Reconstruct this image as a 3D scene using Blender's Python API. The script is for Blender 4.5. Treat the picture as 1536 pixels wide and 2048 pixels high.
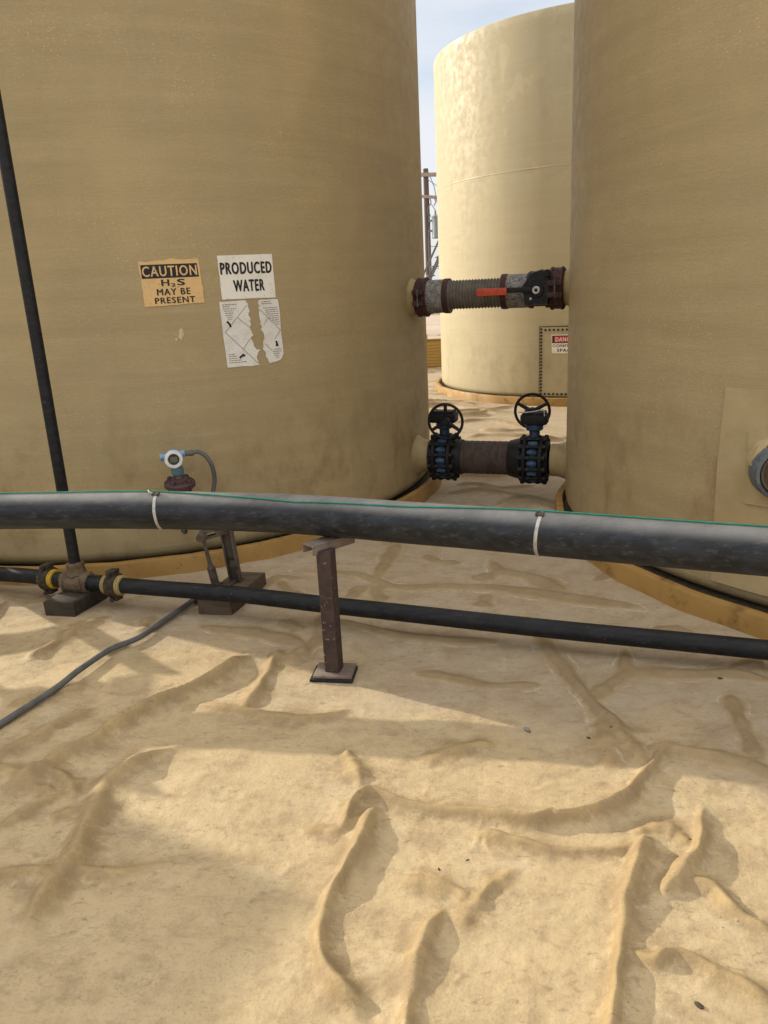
import bpy, bmesh, math, random
import numpy as np
from mathutils import Vector, Matrix

for o in list(bpy.data.objects):
    bpy.data.objects.remove(o)
C = bpy.context.scene.collection
R_ = math.radians
random.seed(7)
rng = np.random.default_rng(11)

# ------------------------------------------------------------------ camera
cam_d = bpy.data.cameras.new('camera')
cam = bpy.data.objects.new('camera', cam_d)
C.objects.link(cam)
cam_d.sensor_fit = 'VERTICAL'
cam_d.sensor_height = 36
cam_d.lens = 1539 / 2048 * 36
cam_d.clip_start = 0.05
cam_d.clip_end = 3000
cam.matrix_world = Matrix.Translation((0, 0, 1.6)) @ Matrix.Rotation(R_(90 - 16.4), 4, 'X') @ Matrix.Rotation(R_(-2.9), 4, 'Z')
bpy.context.scene.camera = cam

# ------------------------------------------------------------------ light
SUN_EL = R_(21.0)
SX, SY = -0.853, 0.522                       # where the sun stands, behind the tanks on the left
sun_d = bpy.data.lights.new('sun', 'SUN')
sun_d.energy = 4.3
sun_d.angle = R_(0.6)
sun_d.color = (1.0, 0.93, 0.80)
sun = bpy.data.objects.new('sun', sun_d)
C.objects.link(sun)
sun.location = (SX * 30, SY * 30, 20)
sun.rotation_euler = Vector((SX * math.cos(SUN_EL), SY * math.cos(SUN_EL), math.sin(SUN_EL))).to_track_quat('Z', 'Y').to_euler()

world = bpy.data.worlds.new('World')
bpy.context.scene.world = world
world.use_nodes = True
nt = world.node_tree
nt.nodes.clear()
w_out = nt.nodes.new('ShaderNodeOutputWorld')
w_bg = nt.nodes.new('ShaderNodeBackground')
w_bg.inputs['Strength'].default_value = 0.15
sky = nt.nodes.new('ShaderNodeTexSky')
sky.sky_type = 'NISHITA'
sky.sun_disc = False
sky.sun_elevation = SUN_EL
sky.sun_rotation = math.atan2(SX, SY)
sky.dust_density = 2.0
# thin high cloud over most of the sky
tc = nt.nodes.new('ShaderNodeTexCoord')
mp = nt.nodes.new('ShaderNodeMapping')
mp.inputs['Scale'].default_value = (2.0, 2.0, 7.0)
ns = nt.nodes.new('ShaderNodeTexNoise')
ns.inputs['Scale'].default_value = 1.6
ns.inputs['Detail'].default_value = 6
cr = nt.nodes.new('ShaderNodeValToRGB')
cr.color_ramp.elements[0].position = 0.36
cr.color_ramp.elements[0].color = (0.45, 0.45, 0.45, 1)
cr.color_ramp.elements[1].position = 0.56
cr.color_ramp.elements[1].color = (0.93, 0.93, 0.93, 1)
mx = nt.nodes.new('ShaderNodeMix')
mx.data_type = 'RGBA'
L = nt.links
# bright unseen peak added high in the cloud veil to lift the ambient light
dp_ = nt.nodes.new('ShaderNodeVectorMath')
dp_.operation = 'DOT_PRODUCT'
dp_.inputs[1].default_value = Vector((-.06, -.20, .97)).normalized()
mr = nt.nodes.new('ShaderNodeMapRange')
mr.interpolation_type = 'SMOOTHSTEP'
mr.inputs['From Min'].default_value = 0.18
mr.inputs['From Max'].default_value = 0.95
gl = nt.nodes.new('ShaderNodeMix')
gl.data_type = 'RGBA'
gl.inputs['A'].default_value = (4.7, 4.8, 5.05, 1)
gl.inputs['B'].default_value = (10.2, 10.0, 9.7, 1)
L.new(tc.outputs['Generated'], dp_.inputs[0])
L.new(dp_.outputs['Value'], mr.inputs['Value'])
L.new(mr.outputs['Result'], gl.inputs['Factor'])
L.new(gl.outputs['Result'], mx.inputs['B'])
L.new(tc.outputs['Generated'], mp.inputs['Vector'])
L.new(mp.outputs['Vector'], ns.inputs['Vector'])
L.new(ns.outputs['Fac'], cr.inputs['Fac'])
L.new(cr.outputs['Color'], mx.inputs['Factor'])
L.new(sky.outputs['Color'], mx.inputs['A'])
L.new(mx.outputs['Result'], w_bg.inputs['Color'])
L.new(w_bg.outputs['Background'], w_out.inputs['Surface'])

vs = bpy.context.scene.view_settings
vs.view_transform = 'Standard'
vs.look = 'None'
vs.exposure = 0.32
vs.gamma = 1.0
bpy.context.scene.cycles.max_bounces = 8

# ------------------------------------------------------------------ materials
class NT:
    """small shorthand for a node tree"""
    def __init__(self, m):
        self.t = m.node_tree
        self.n = self.t.nodes
        self.l = self.t.links
    def add(self, kind, **kw):
        n = self.n.new(kind)
        for k, v in kw.items():
            setattr(n, k, v)
        return n
    def put(self, sock, v):
        if hasattr(v, 'is_output'):
            self.l.new(v, sock)
        elif isinstance(v, (tuple, list)) and len(v) == 3 and sock.type == 'RGBA':
            sock.default_value = (*v, 1)
        else:
            sock.default_value = v
    def coord(self, scale=(1, 1, 1), rot=(0, 0, 0)):
        t = self.add('ShaderNodeTexCoord')
        m = self.add('ShaderNodeMapping')
        m.inputs['Scale'].default_value = scale
        m.inputs['Rotation'].default_value = rot
        self.l.new(t.outputs['Object'], m.inputs['Vector'])
        return m.outputs['Vector']
    def noise(self, vec, scale, detail=4, rough=0.55, dist=0.0):
        n = self.add('ShaderNodeTexNoise')
        self.put(n.inputs['Vector'], vec)
        n.inputs['Scale'].default_value = scale
        n.inputs['Detail'].default_value = detail
        n.inputs['Roughness'].default_value = rough
        n.inputs['Distortion'].default_value = dist
        return n.outputs['Fac']
    def voronoi(self, vec, scale, feature='F1'):
        n = self.add('ShaderNodeTexVoronoi', feature=feature)
        self.put(n.inputs['Vector'], vec)
        n.inputs['Scale'].default_value = scale
        return n.outputs['Distance']
    def ramp(self, fac, a, b, lo=0.0, hi=1.0):
        n = self.add('ShaderNodeMapRange', interpolation_type='SMOOTHSTEP')
        self.put(n.inputs['Value'], fac)
        n.inputs['From Min'].default_value = a
        n.inputs['From Max'].default_value = b
        n.inputs['To Min'].default_value = lo
        n.inputs['To Max'].default_value = hi
        return n.outputs['Result']
    def math(self, op, a, b=0.0):
        n = self.add('ShaderNodeMath', operation=op)
        self.put(n.inputs[0], a)
        self.put(n.inputs[1], b)
        return n.outputs[0]
    def mix(self, fac, a, b, mode='MIX'):
        n = self.add('ShaderNodeMix', data_type='RGBA', blend_type=mode)
        self.put(n.inputs['Factor'], fac)
        self.put(n.inputs['A'], a)
        self.put(n.inputs['B'], b)
        return n.outputs['Result']
    def bump(self, h, strength=0.3, dist=0.002, normal=None):
        n = self.add('ShaderNodeBump')
        n.inputs['Strength'].default_value = strength
        n.inputs['Distance'].default_value = dist
        self.put(n.inputs['Height'], h)
        if normal is not None:
            self.put(n.inputs['Normal'], normal)
        return n.outputs['Normal']
    def attr(self, name):
        n = self.add('ShaderNodeAttribute', attribute_name=name)
        return n.outputs['Fac']
    def z(self, vec):
        n = self.add('ShaderNodeSeparateXYZ')
        self.put(n.inputs[0], vec)
        return n.outputs['Z']

def new_mat(name, rough=0.7, metal=0.0):
    m = bpy.data.materials.new(name)
    m.use_nodes = True
    k = NT(m)
    b = k.n['Principled BSDF']
    b.inputs['Roughness'].default_value = rough
    b.inputs['Metallic'].default_value = metal
    return m, k, b

def worn(name, base, other, scale=12, rough=0.7, metal=0.0, thr=(0.4, 0.65), stretch=(1, 1, 1),
         fleck=None, fleck_scale=60, fleck_thr=(0.62, 0.7), bump=0.25, bump_scale=80, bump_dist=0.002):
    """a colour broken by a second one in noise patches, with optional flecks and a fine bump"""
    m, k, b = new_mat(name, rough, metal)
    v = k.coord(stretch)
    f = k.ramp(k.noise(v, scale, 6, 0.6), *thr)
    col = k.mix(f, base, other)
    if fleck is not None:
        ff = k.ramp(k.noise(v, fleck_scale, 4, 0.65), *fleck_thr)
        col = k.mix(ff, col, fleck)
    b.inputs['Specular IOR Level'].default_value = 0.3
    k.put(b.inputs['Base Color'], col)
    k.put(b.inputs['Normal'], k.bump(k.noise(v, bump_scale, 4, 0.6), bump, bump_dist))
    rr = k.ramp(k.noise(v, scale * 2.3, 3), 0.3, 0.7, max(0.05, rough - 0.12), min(1, rough + 0.12))
    k.put(b.inputs['Roughness'], rr)
    return m

def tank_mat(name, tone, tone2, patchy=False, grime=1.0):
    m, k, b = new_mat(name, 0.62)
    v = k.coord()
    vh = k.coord((0.5, 0.5, 7.0))
    vv = k.coord((3.0, 3.0, 0.35))
    col = k.mix(k.ramp(k.noise(vh, 1.3, 5, 0.6), 0.25, 0.8), tone, tone2)                        # winding bands round the shell
    col = k.mix(k.ramp(k.noise(k.coord((0.7, 0.7, 16.0)), 2.2, 5, 0.6), 0.5, 0.75, 0, 0.26), col, tuple(c * 1.22 for c in tone))
    gr_ = k.noise(v, 70, 5, 0.7)
    col = k.mix(k.ramp(gr_, 0.35, 0.65, 0, 0.05 if patchy else 0.28), col, tuple(c * .72 for c in tone))
    col = k.mix(k.ramp(k.noise(v, 5.5, 7, 0.7, 0.5), 0.42, 0.70, 0, 0.10 if patchy else 0.30), col, (tone[0] * .80, tone[1] * .79, tone[2] * .70))
    col = k.mix(k.ramp(k.noise(vv, 1.1, 4, 0.6), 0.35, 0.75, 0, 0.4), col, (tone[0] * .78, tone[1] * .80, tone[2] * .86))
    col = k.mix(k.ramp(k.noise(v, 1.5, 5, 0.6), 0.5, 0.7, 0, 0.35), col, (tone[0] * 1.12, tone[1] * 1.1, tone[2] * 1.05))
    glint = k.ramp(k.noise(k.coord((1, 1, 1.6)), 95, 2, 0.5), 0.62, 0.72, 0, 0.6)                # glitter of chopped glass in the gel coat, painted as pale specks
    where = k.ramp(k.noise(v, 2.1, 4), 0.42, 0.66)
    col = k.mix(k.math('MULTIPLY', glint, where), col, (tone[0] * 1.55, tone[1] * 1.55, tone[2] * 1.7))
    dk = k.ramp(k.noise(v, 30, 6, 0.72), 0.60, 0.74, 0, 0.6 * grime)
    z = k.z(v)
    low = k.ramp(z, 1.1, 0.15, 0.12, 1.0)
    col = k.mix(k.math('MULTIPLY', dk, low), col, (0.10, 0.065, 0.03))
    rust = k.ramp(k.noise(k.coord((1.4, 1.4, 0.8)), 4.0, 6, 0.65), 0.44, 0.74, 0, 0.62 * grime)
    col = k.mix(k.math('MULTIPLY', rust, k.ramp(z, 1.25, 0.25)), col, (0.19, 0.115, 0.045))          # splashed mud
    if patchy:
        p = k.ramp(k.noise(k.coord((1.5, 1.5, 1.1)), 1.5, 3, 0.5, 0.6), 0.55, 0.58, 0, 0.30)
        hi = k.ramp(z, 2.4, 3.0)
        col = k.mix(k.math('MULTIPLY', p, hi), col, tuple(c * 1.25 for c in tone))                # roller touch-ups
        p2 = k.ramp(k.noise(k.coord((2.2, 2.2, 1.5)), 1.1, 2, 0.4, 0.3), 0.60, 0.62, 0, 0.35)
        col = k.mix(k.math('MULTIPLY', p2, hi), col, tuple(c * 0.80 for c in tone))
    k.put(b.inputs['Base Color'], col)
    n1 = k.bump(k.noise(k.coord((1, 1, 3.5)), 30, 5, 0.6), 0.0 if patchy else 0.35, 0.004)
    n2 = k.bump(k.noise(v, 170, 3, 0.6), 0.02 if patchy else 0.40, 0.002, n1)
    k.put(b.inputs['Normal'], n2)
    k.put(b.inputs['Roughness'], k.ramp(k.noise(v, 12, 3), 0.3, 0.7, 0.5, 0.75))
    b.inputs['Specular IOR Level'].default_value = 0.35
    return m

M = {}
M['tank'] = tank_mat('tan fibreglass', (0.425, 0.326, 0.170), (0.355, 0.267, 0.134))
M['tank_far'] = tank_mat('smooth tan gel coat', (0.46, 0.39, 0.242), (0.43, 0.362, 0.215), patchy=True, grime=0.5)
M['laminate'] = worn('hand laid laminate', (0.44, 0.34, 0.182), (0.37, 0.28, 0.14), 6, 0.6, thr=(0.3, 0.7), bump=0.3, bump_scale=60)
M['nozzle'] = worn('tan nozzle resin', (0.36, 0.275, 0.135), (0.27, 0.19, 0.085), 7, 0.6, bump=0.3, bump_scale=50)
M['ring'] = worn('ochre coating', (0.37, 0.215, 0.062), (0.30, 0.165, 0.045), 4, 0.6, thr=(0.35, 0.7), fleck=(0.13, 0.07, 0.025), fleck_scale=7, fleck_thr=(0.52, 0.74), bump=0.3, bump_scale=40, bump_dist=0.003)
M['gravel_fill'] = worn('dark grit', (0.05, 0.04, 0.025), (0.09, 0.07, 0.04), 40, 0.95)
M['poly'] = None
M['rust'] = worn('rust red primer', (0.065, 0.027, 0.022), (0.036, 0.019, 0.016), 18, 0.75, fleck=(0.18, 0.10, 0.075), fleck_scale=40, bump=0.5, bump_scale=70)
M['rust_post'] = worn('brown rusty steel', (0.062, 0.038, 0.031), (0.042, 0.026, 0.022), 14, 0.7, fleck=(0.34, 0.28, 0.23), fleck_scale=52, fleck_thr=(0.64, 0.70), bump=0.5, bump_scale=90)
M['saddle'] = worn('dusty brown steel', (0.20, 0.155, 0.12), (0.14, 0.10, 0.075), 16, 0.65, bump=0.4)
M['galv'] = worn('flaking galvanised sleeve', (0.25, 0.235, 0.215), (0.17, 0.155, 0.14), 22, 0.6, thr=(0.42, 0.55), fleck=(0.05, 0.042, 0.038), fleck_scale=75, fleck_thr=(0.54, 0.60), bump=0.5, bump_scale=80)
M['hose'] = worn('dusty ribbed rubber', (0.14, 0.118, 0.095), (0.20, 0.17, 0.135), 10, 0.8, bump=0.3)
M['hose_low'] = worn('brown dusty hose', (0.07, 0.048, 0.037), (0.042, 0.029, 0.024), 9, 0.8, stretch=(3, 3, 1), fleck=(0.15, 0.085, 0.04), fleck_scale=26, fleck_thr=(0.66, 0.76))
M['black'] = worn('black painted iron', (0.005, 0.005, 0.0055), (0.010, 0.0095, 0.009), 20, 0.6, fleck=(0.07, 0.06, 0.05), fleck_scale=70, fleck_thr=(0.64, 0.74), bump=0.3)
M['blue'] = worn('blue valve paint', (0.04, 0.085, 0.165), (0.025, 0.045, 0.08), 16, 0.5, thr=(0.42, 0.6), fleck=(0.02, 0.02, 0.02), fleck_scale=30, fleck_thr=(0.54, 0.64))
M['bolt'] = worn('dull bolt steel', (0.10, 0.095, 0.09), (0.05, 0.04, 0.035), 60, 0.45, 0.6)
M['steel'] = worn('dull strap steel', (0.50, 0.475, 0.44), (0.34, 0.32, 0.295), 30, 0.5, 0.35)
M['grip'] = worn('red lever grip', (0.50, 0.065, 0.022), (0.42, 0.05, 0.02), 30, 0.5, fleck=(0.10, 0.02, 0.015), fleck_scale=60, fleck_thr=(0.62, 0.68))
M['cable'] = worn('green cable jacket', (0.022, 0.20, 0.13), (0.03, 0.26, 0.18), 30, 0.45, bump=0.1)
M['timber'] = worn('weathered block', (0.105, 0.074, 0.048), (0.07, 0.049, 0.031), 5, 0.85, stretch=(1, 6, 6), fleck=(0.03, 0.02, 0.013), fleck_scale=18, bump=0.5, bump_scale=30)
M['timber_dark'] = worn('black brown block', (0.055, 0.042, 0.03), (0.032, 0.024, 0.018), 5, 0.85, stretch=(1, 6, 6), fleck=(0.02, 0.014, 0.01), fleck_scale=18, bump=0.5, bump_scale=30)
M['stand'] = worn('grimy galvanised stand', (0.12, 0.096, 0.072), (0.07, 0.053, 0.039), 20, 0.6, 0.2, fleck=(0.05, 0.035, 0.025), fleck_scale=40, bump=0.4)
M['conduit'] = worn('grey conduit jacket', (0.085, 0.085, 0.082), (0.13, 0.125, 0.115), 9, 0.6, bump=0.2)
M['tee'] = worn('mud brown tape', (0.155, 0.11, 0.065), (0.10, 0.068, 0.04), 15, 0.8, bump=0.8, bump_scale=45, bump_dist=0.006)
M['yellow'] = worn('yellow gasket', (0.55, 0.36, 0.03), (0.42, 0.26, 0.03), 30, 0.5)
M['cream'] = worn('cream gasket', (0.40, 0.30, 0.12), (0.30, 0.21, 0.08), 30, 0.5)
M['clamp'] = worn('dark grooved clamp', (0.03, 0.024, 0.017), (0.07, 0.052, 0.032), 30, 0.7, bump=0.6, bump_scale=70)
M['inst_blue'] = worn('pale blue enamel', (0.20, 0.36, 0.50), (0.16, 0.30, 0.42), 26, 0.45)
M['inst_teal'] = worn('teal enamel', (0.10, 0.20, 0.235), (0.075, 0.15, 0.18), 26, 0.45)
M['inst_white'] = worn('white bezel', (0.72, 0.72, 0.69), (0.60, 0.60, 0.57), 30, 0.45)
M['lcd'] = worn('grey green display', (0.15, 0.155, 0.11), (0.12, 0.125, 0.085), 40, 0.25, bump=0.02)
M['lcd_dark'] = worn('dark display surround', (0.045, 0.04, 0.032), (0.06, 0.052, 0.04), 40, 0.3)
M['flange'] = worn('red brown flange', (0.085, 0.045, 0.045), (0.055, 0.03, 0.03), 24, 0.65, fleck=(0.16, 0.12, 0.105), fleck_scale=50, bump=0.4)
M['band'] = worn('blue grey metal band', (0.145, 0.165, 0.175), (0.085, 0.095, 0.10), 25, 0.5, 0.2, fleck=(0.24, 0.26, 0.26), fleck_scale=55, bump=0.5)
M['stub'] = worn('brown pipe end', (0.13, 0.09, 0.055), (0.09, 0.06, 0.038), 14, 0.7)
M['bead'] = worn('pale sealant', (0.62, 0.50, 0.31), (0.48, 0.37, 0.20), 25, 0.7, bump=0.6, bump_scale=50)
M['rubber'] = worn('black rubber pad', (0.012, 0.012, 0.012), (0.02, 0.019, 0.018), 30, 0.8)
M['paper'] = worn('weathered white vinyl', (0.82, 0.78, 0.69), (0.66, 0.60, 0.50), 7, 0.6, thr=(0.42, 0.75), fleck=(0.34, 0.27, 0.16), fleck_scale=85, fleck_thr=(0.635, 0.69), bump=0.1)
M['paper_torn'] = worn('scuffed white paper', (0.76, 0.73, 0.66), (0.66, 0.62, 0.55), 14, 0.7, fleck=(0.25, 0.21, 0.15), fleck_scale=170, fleck_thr=(0.62, 0.68), bump=0.2)
M['orange_vinyl'] = worn('faded orange vinyl', (0.70, 0.46, 0.20), (0.62, 0.42, 0.19), 8, 0.6, fleck=(0.26, 0.17, 0.07), fleck_scale=90, fleck_thr=(0.62, 0.68), bump=0.1)
M['ink'] = worn('faded black ink', (0.017, 0.017, 0.018), (0.028, 0.026, 0.024), 30, 0.6, fleck=(0.40, 0.33, 0.22), fleck_scale=110, fleck_thr=(0.66, 0.71), bump=0.0)
M['ink_grey'] = worn('grey print', (0.20, 0.18, 0.15), (0.26, 0.23, 0.19), 60, 0.7, bump=0.0)
M['red'] = worn('red sign vinyl', (0.50, 0.04, 0.045), (0.42, 0.04, 0.045), 20, 0.5, bump=0.0)
M['white_ink'] = worn('white sign lettering', (0.75, 0.72, 0.66), (0.68, 0.64, 0.58), 20, 0.5, bump=0.0)
M['wood_pole'] = worn('grey brown pole wood', (0.13, 0.085, 0.065), (0.09, 0.06, 0.05), 5, 0.85, stretch=(6, 6, 0.6))
M['wood_arm'] = worn('bleached crossarm', (0.36, 0.29, 0.24), (0.28, 0.22, 0.18), 5, 0.85)
M['can'] = worn('grey transformer paint', (0.20, 0.225, 0.24), (0.16, 0.18, 0.19), 4, 0.5)
M['porcelain'] = worn('grey porcelain', (0.30, 0.28, 0.27), (0.22, 0.20, 0.19), 9, 0.35)
M['wire'] = worn('aluminium wire', (0.10, 0.10, 0.10), (0.14, 0.14, 0.14), 9, 0.5)
M['galv_stair'] = worn('galvanised stair steel', (0.16, 0.15, 0.14), (0.11, 0.105, 0.10), 4, 0.6)
M['wall'] = worn('ochre containment steel', (0.42, 0.27, 0.085), (0.35, 0.22, 0.065), 1.5, 0.6)
M['fence'] = worn('grey ribbed sheet', (0.34, 0.34, 0.34), (0.28, 0.28, 0.28), 1.0, 0.6)
M['chip'] = worn('dark flake', (0.05, 0.037, 0.025), (0.085, 0.06, 0.04), 60, 0.8)

# black polyethylene: lengthwise scuffs, dust on the upper side, lightened to paint in the sky's reflection
m, k, b = new_mat('dusty black polyethylene', 0.42)
v = k.coord((1, 1, 1))
ge = k.add('ShaderNodeNewGeometry')
up = k.z(ge.outputs['Normal'])
vs_ = k.coord((1.3, 7, 7), (0, 0, R_(17)))
n1 = k.noise(vs_, 9, 6, 0.65)
n2 = k.noise(v, 4, 5, 0.6)
dust = k.math('MULTIPLY', k.ramp(up, 0.45, 1.0, 0.0, 1.0), k.ramp(n2, 0.25, 0.7, 0.45, 1.0))
dust = k.math('ADD', dust, k.ramp(n1, 0.50, 0.80, 0, 0.20))
col = k.mix(k.ramp(k.noise(vs_, 3.5, 5), 0.35, 0.7), (0.010, 0.0115, 0.014), (0.026, 0.029, 0.035))
col = k.mix(dust, col, (0.27, 0.26, 0.24))
fl_ = k.coord((1.0, 16, 16), (0, 0, R_(17)))
col = k.mix(k.math('MULTIPLY', k.ramp(k.noise(fl_, 14, 5, 0.7), 0.60, 0.74, 0, 0.4), k.ramp(k.noise(v, 3, 4), 0.4, 0.65)), col, (0.26, 0.245, 0.215))
k.put(b.inputs['Base Color'], col)
k.put(b.inputs['Roughness'], k.ramp(n1, 0.3, 0.7, 0.30, 0.52))
k.put(b.inputs['Normal'], k.bump(k.noise(vs_, 22, 5, 0.65), 0.25, 0.003))
b.inputs['Specular IOR Level'].default_value = 0.3
M['poly'] = m
m, k, b = new_mat('dull black small pipe', 0.5)
v = k.coord((1.3, 7, 7), (0, 0, R_(17)))
col = k.mix(k.ramp(k.noise(v, 6, 5), 0.35, 0.7), (0.008, 0.009, 0.010), (0.018, 0.018, 0.020))
col = k.mix(k.ramp(k.noise(v, 14, 4, 0.7), 0.63, 0.73, 0, 0.45), col, (0.24, 0.21, 0.17))
k.put(b.inputs['Base Color'], col)
k.put(b.inputs['Normal'], k.bump(k.noise(v, 22, 5, 0.65), 0.2, 0.003))
b.inputs['Specular IOR Level'].default_value = 0.25
M['poly_small'] = m

# sprayed liner: yellower on the folds with flank shade painted in as darker brown, paler and greyer where dust dried on the flats, a thin white tide line between
m, k, b = new_mat('sprayed tan liner', 0.78)
v = k.coord()
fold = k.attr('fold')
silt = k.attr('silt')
base = k.mix(k.ramp(k.noise(v, 1.7, 6, 0.6), 0.3, 0.7), (0.455, 0.34, 0.185), (0.50, 0.38, 0.215))
base = k.mix(k.ramp(k.noise(v, 7, 6, 0.65), 0.5, 0.75, 0, 0.45), base, (0.40, 0.275, 0.13))
base = k.mix(k.ramp(k.noise(v, 3.1, 7, 0.7), 0.52, 0.7, 0, 0.5), base, (0.52, 0.42, 0.275))
dryc = k.mix(k.ramp(k.noise(v, 3.3, 6, 0.65), 0.35, 0.65), (0.43, 0.345, 0.235), (0.385, 0.295, 0.19))
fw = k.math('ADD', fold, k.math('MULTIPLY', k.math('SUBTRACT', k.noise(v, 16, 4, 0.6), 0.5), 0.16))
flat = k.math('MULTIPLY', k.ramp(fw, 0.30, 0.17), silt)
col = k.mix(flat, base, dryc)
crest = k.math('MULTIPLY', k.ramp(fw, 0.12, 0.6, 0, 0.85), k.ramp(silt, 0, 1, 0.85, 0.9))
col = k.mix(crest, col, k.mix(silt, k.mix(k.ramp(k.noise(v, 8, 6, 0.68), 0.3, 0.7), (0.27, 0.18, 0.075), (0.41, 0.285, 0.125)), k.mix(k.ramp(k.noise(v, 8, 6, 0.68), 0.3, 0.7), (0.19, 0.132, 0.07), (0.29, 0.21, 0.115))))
# grit against the feet of the folds, its brown also painting their lee shade
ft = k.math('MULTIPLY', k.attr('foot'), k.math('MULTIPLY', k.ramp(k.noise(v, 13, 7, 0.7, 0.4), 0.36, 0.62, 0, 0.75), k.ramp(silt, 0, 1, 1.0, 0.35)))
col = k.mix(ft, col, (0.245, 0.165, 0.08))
# dirt: cloudy soiling, small smears, specks
cl = k.ramp(k.noise(k.coord((1, 1.5, 1), (0, 0, .4)), 6.5, 8, 0.72, 0.4), 0.44, 0.68, 0, 0.65)
col = k.mix(cl, col, (0.30, 0.21, 0.115))
gt = k.ramp(k.noise(v, 120, 4, 0.7), 0.50, 0.70, 0, 0.5)
gt = k.math('MULTIPLY', gt, k.ramp(k.noise(v, 4.3, 5, 0.65), 0.35, 0.65, 0.25, 1.0))
col = k.mix(gt, col, (0.22, 0.15, 0.08))
sm = k.ramp(k.noise(k.coord((1, 1.8, 1), (0, 0, 0.5)), 24, 6, 0.72, 0.7), 0.52, 0.74, 0, 0.9)
sm = k.math('MULTIPLY', sm, k.ramp(k.noise(v, 3.1, 5, 0.65), 0.34, 0.56))
col = k.mix(sm, col, (0.235, 0.16, 0.085))
line = k.math('MULTIPLY', k.ramp(fw, 0.13, 0.17), k.ramp(fw, 0.22, 0.18))
line = k.math('MULTIPLY', k.math('MULTIPLY', line, silt), k.ramp(k.noise(v, 6.1, 5, 0.65), 0.46, 0.64, 0, 0.42))
col = k.mix(line, col, (0.66, 0.58, 0.46))
wh = k.ramp(k.noise(k.coord((1, 1, 1), (0, 0, 1.1)), 11, 8, 0.75, 0.8), 0.60, 0.72, 0, 0.4)
col = k.mix(wh, col, (0.60, 0.51, 0.385))
sp = k.ramp(k.voronoi(v, 30), 0.13, 0.05, 0, 0.6)
sp = k.math('MULTIPLY', sp, k.ramp(k.noise(v, 8, 3), 0.58, 0.66))
col = k.mix(sp, col, (0.11, 0.07, 0.035))
k.put(b.inputs['Base Color'], col)
n1 = k.bump(k.noise(v, 22, 7, 0.65), 0.40, 0.012)
n2 = k.bump(k.noise(v, 90, 6, 0.7), 0.45, 0.004, n1)
k.put(b.inputs['Normal'], n2)
b.inputs['Specular IOR Level'].default_value = 0.3
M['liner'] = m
m, k, b = new_mat('pale gravel', 0.95)
v = k.coord()
col = k.mix(k.ramp(k.noise(v, 0.4, 6, 0.65), 0.3, 0.7), (0.42, 0.32, 0.22), (0.52, 0.41, 0.30))
col = k.mix(k.ramp(k.noise(v, 9, 5, 0.7), 0.45, 0.7, 0, 0.5), col, (0.30, 0.22, 0.15))
k.put(b.inputs['Base Color'], col)
k.put(b.inputs['Normal'], k.bump(k.noise(v, 30, 4), 0.5, 0.02))
M['gravel'] = m

# ------------------------------------------------------------------ shape helpers
def axis_m(p, d, roll=None):
    d = Vector(d).normalized()
    return Matrix.Translation(Vector(p)) @ d.to_track_quat('Z', 'Y').to_matrix().to_4x4()

def add_lathe(bm, prof, Mx, seg=32):
    rings = []
    for r, z in prof:
        if r <= 1e-6:
            rings.append([bm.verts.new(Mx @ Vector((0, 0, z)))])
        else:
            rings.append([bm.verts.new(Mx @ Vector((r * math.cos(2 * math.pi * i / seg), r * math.sin(2 * math.pi * i / seg), z))) for i in range(seg)])
    for a, c in zip(rings, rings[1:]):
        for i in range(seg):
            j = (i + 1) % seg
            if len(a) == 1 and len(c) == 1:
                continue
            if len(a) == 1:
                bm.faces.new((a[0], c[j], c[i]))
            elif len(c) == 1:
                bm.faces.new((a[i], a[j], c[0]))
            else:
                bm.faces.new((a[i], a[j], c[j], c[i]))

def add_cyl(bm, p, d, r, z0, z1, seg=32, bev=0.0):
    bev = min(bev, r * .5, abs(z1 - z0) * .45)
    prof = [(0, z0), (r - bev, z0), (r, z0 + bev), (r, z1 - bev), (r - bev, z1), (0, z1)] if bev else [(0, z0), (r, z0), (r, z1), (0, z1)]
    add_lathe(bm, prof, axis_m(p, d), seg)

def add_box(bm, size, Mx, bev=0.0):
    t = bmesh.new()
    bmesh.ops.create_cube(t, size=1)
    bmesh.ops.transform(t, matrix=Matrix.Diagonal((*size, 1)), verts=t.verts)
    if bev:
        bmesh.ops.bevel(t, geom=list(t.edges), offset=bev, segments=2, affect='EDGES', profile=0.6)
    bmesh.ops.transform(t, matrix=Mx, verts=t.verts)
    me = bpy.data.meshes.new('tmp')
    t.to_mesh(me)
    t.free()
    bm.from_mesh(me)
    bpy.data.meshes.remove(me)

def add_tube(bm, pts, r, seg=20, cap=True, wob=0.0):
    pts = [Vector(p) for p in pts]
    n = len(pts)
    up = Vector((0, 0, 1))
    rings = []
    for i, p in enumerate(pts):
        t = (pts[min(i + 1, n - 1)] - pts[max(i - 1, 0)]).normalized()
        a = t.cross(up)
        if a.length < 1e-3:
            a = t.cross(Vector((0, 1, 0)))
        if i and a.dot(prev) < 0:
            a = -a
        a.normalize()
        prev = a
        u = a.cross(t)
        rr = r[i] if isinstance(r, (list, tuple)) else r
        rings.append([bm.verts.new(p + (a * math.cos(2 * math.pi * k / seg) + u * math.sin(2 * math.pi * k / seg)) * rr) for k in range(seg)])
    for a, c in zip(rings, rings[1:]):
        for k in range(seg):
            bm.faces.new((a[k], a[(k + 1) % seg], c[(k + 1) % seg], c[k]))
    if cap:
        bm.faces.new(rings[0])
        bm.faces.new(rings[-1])

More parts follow.
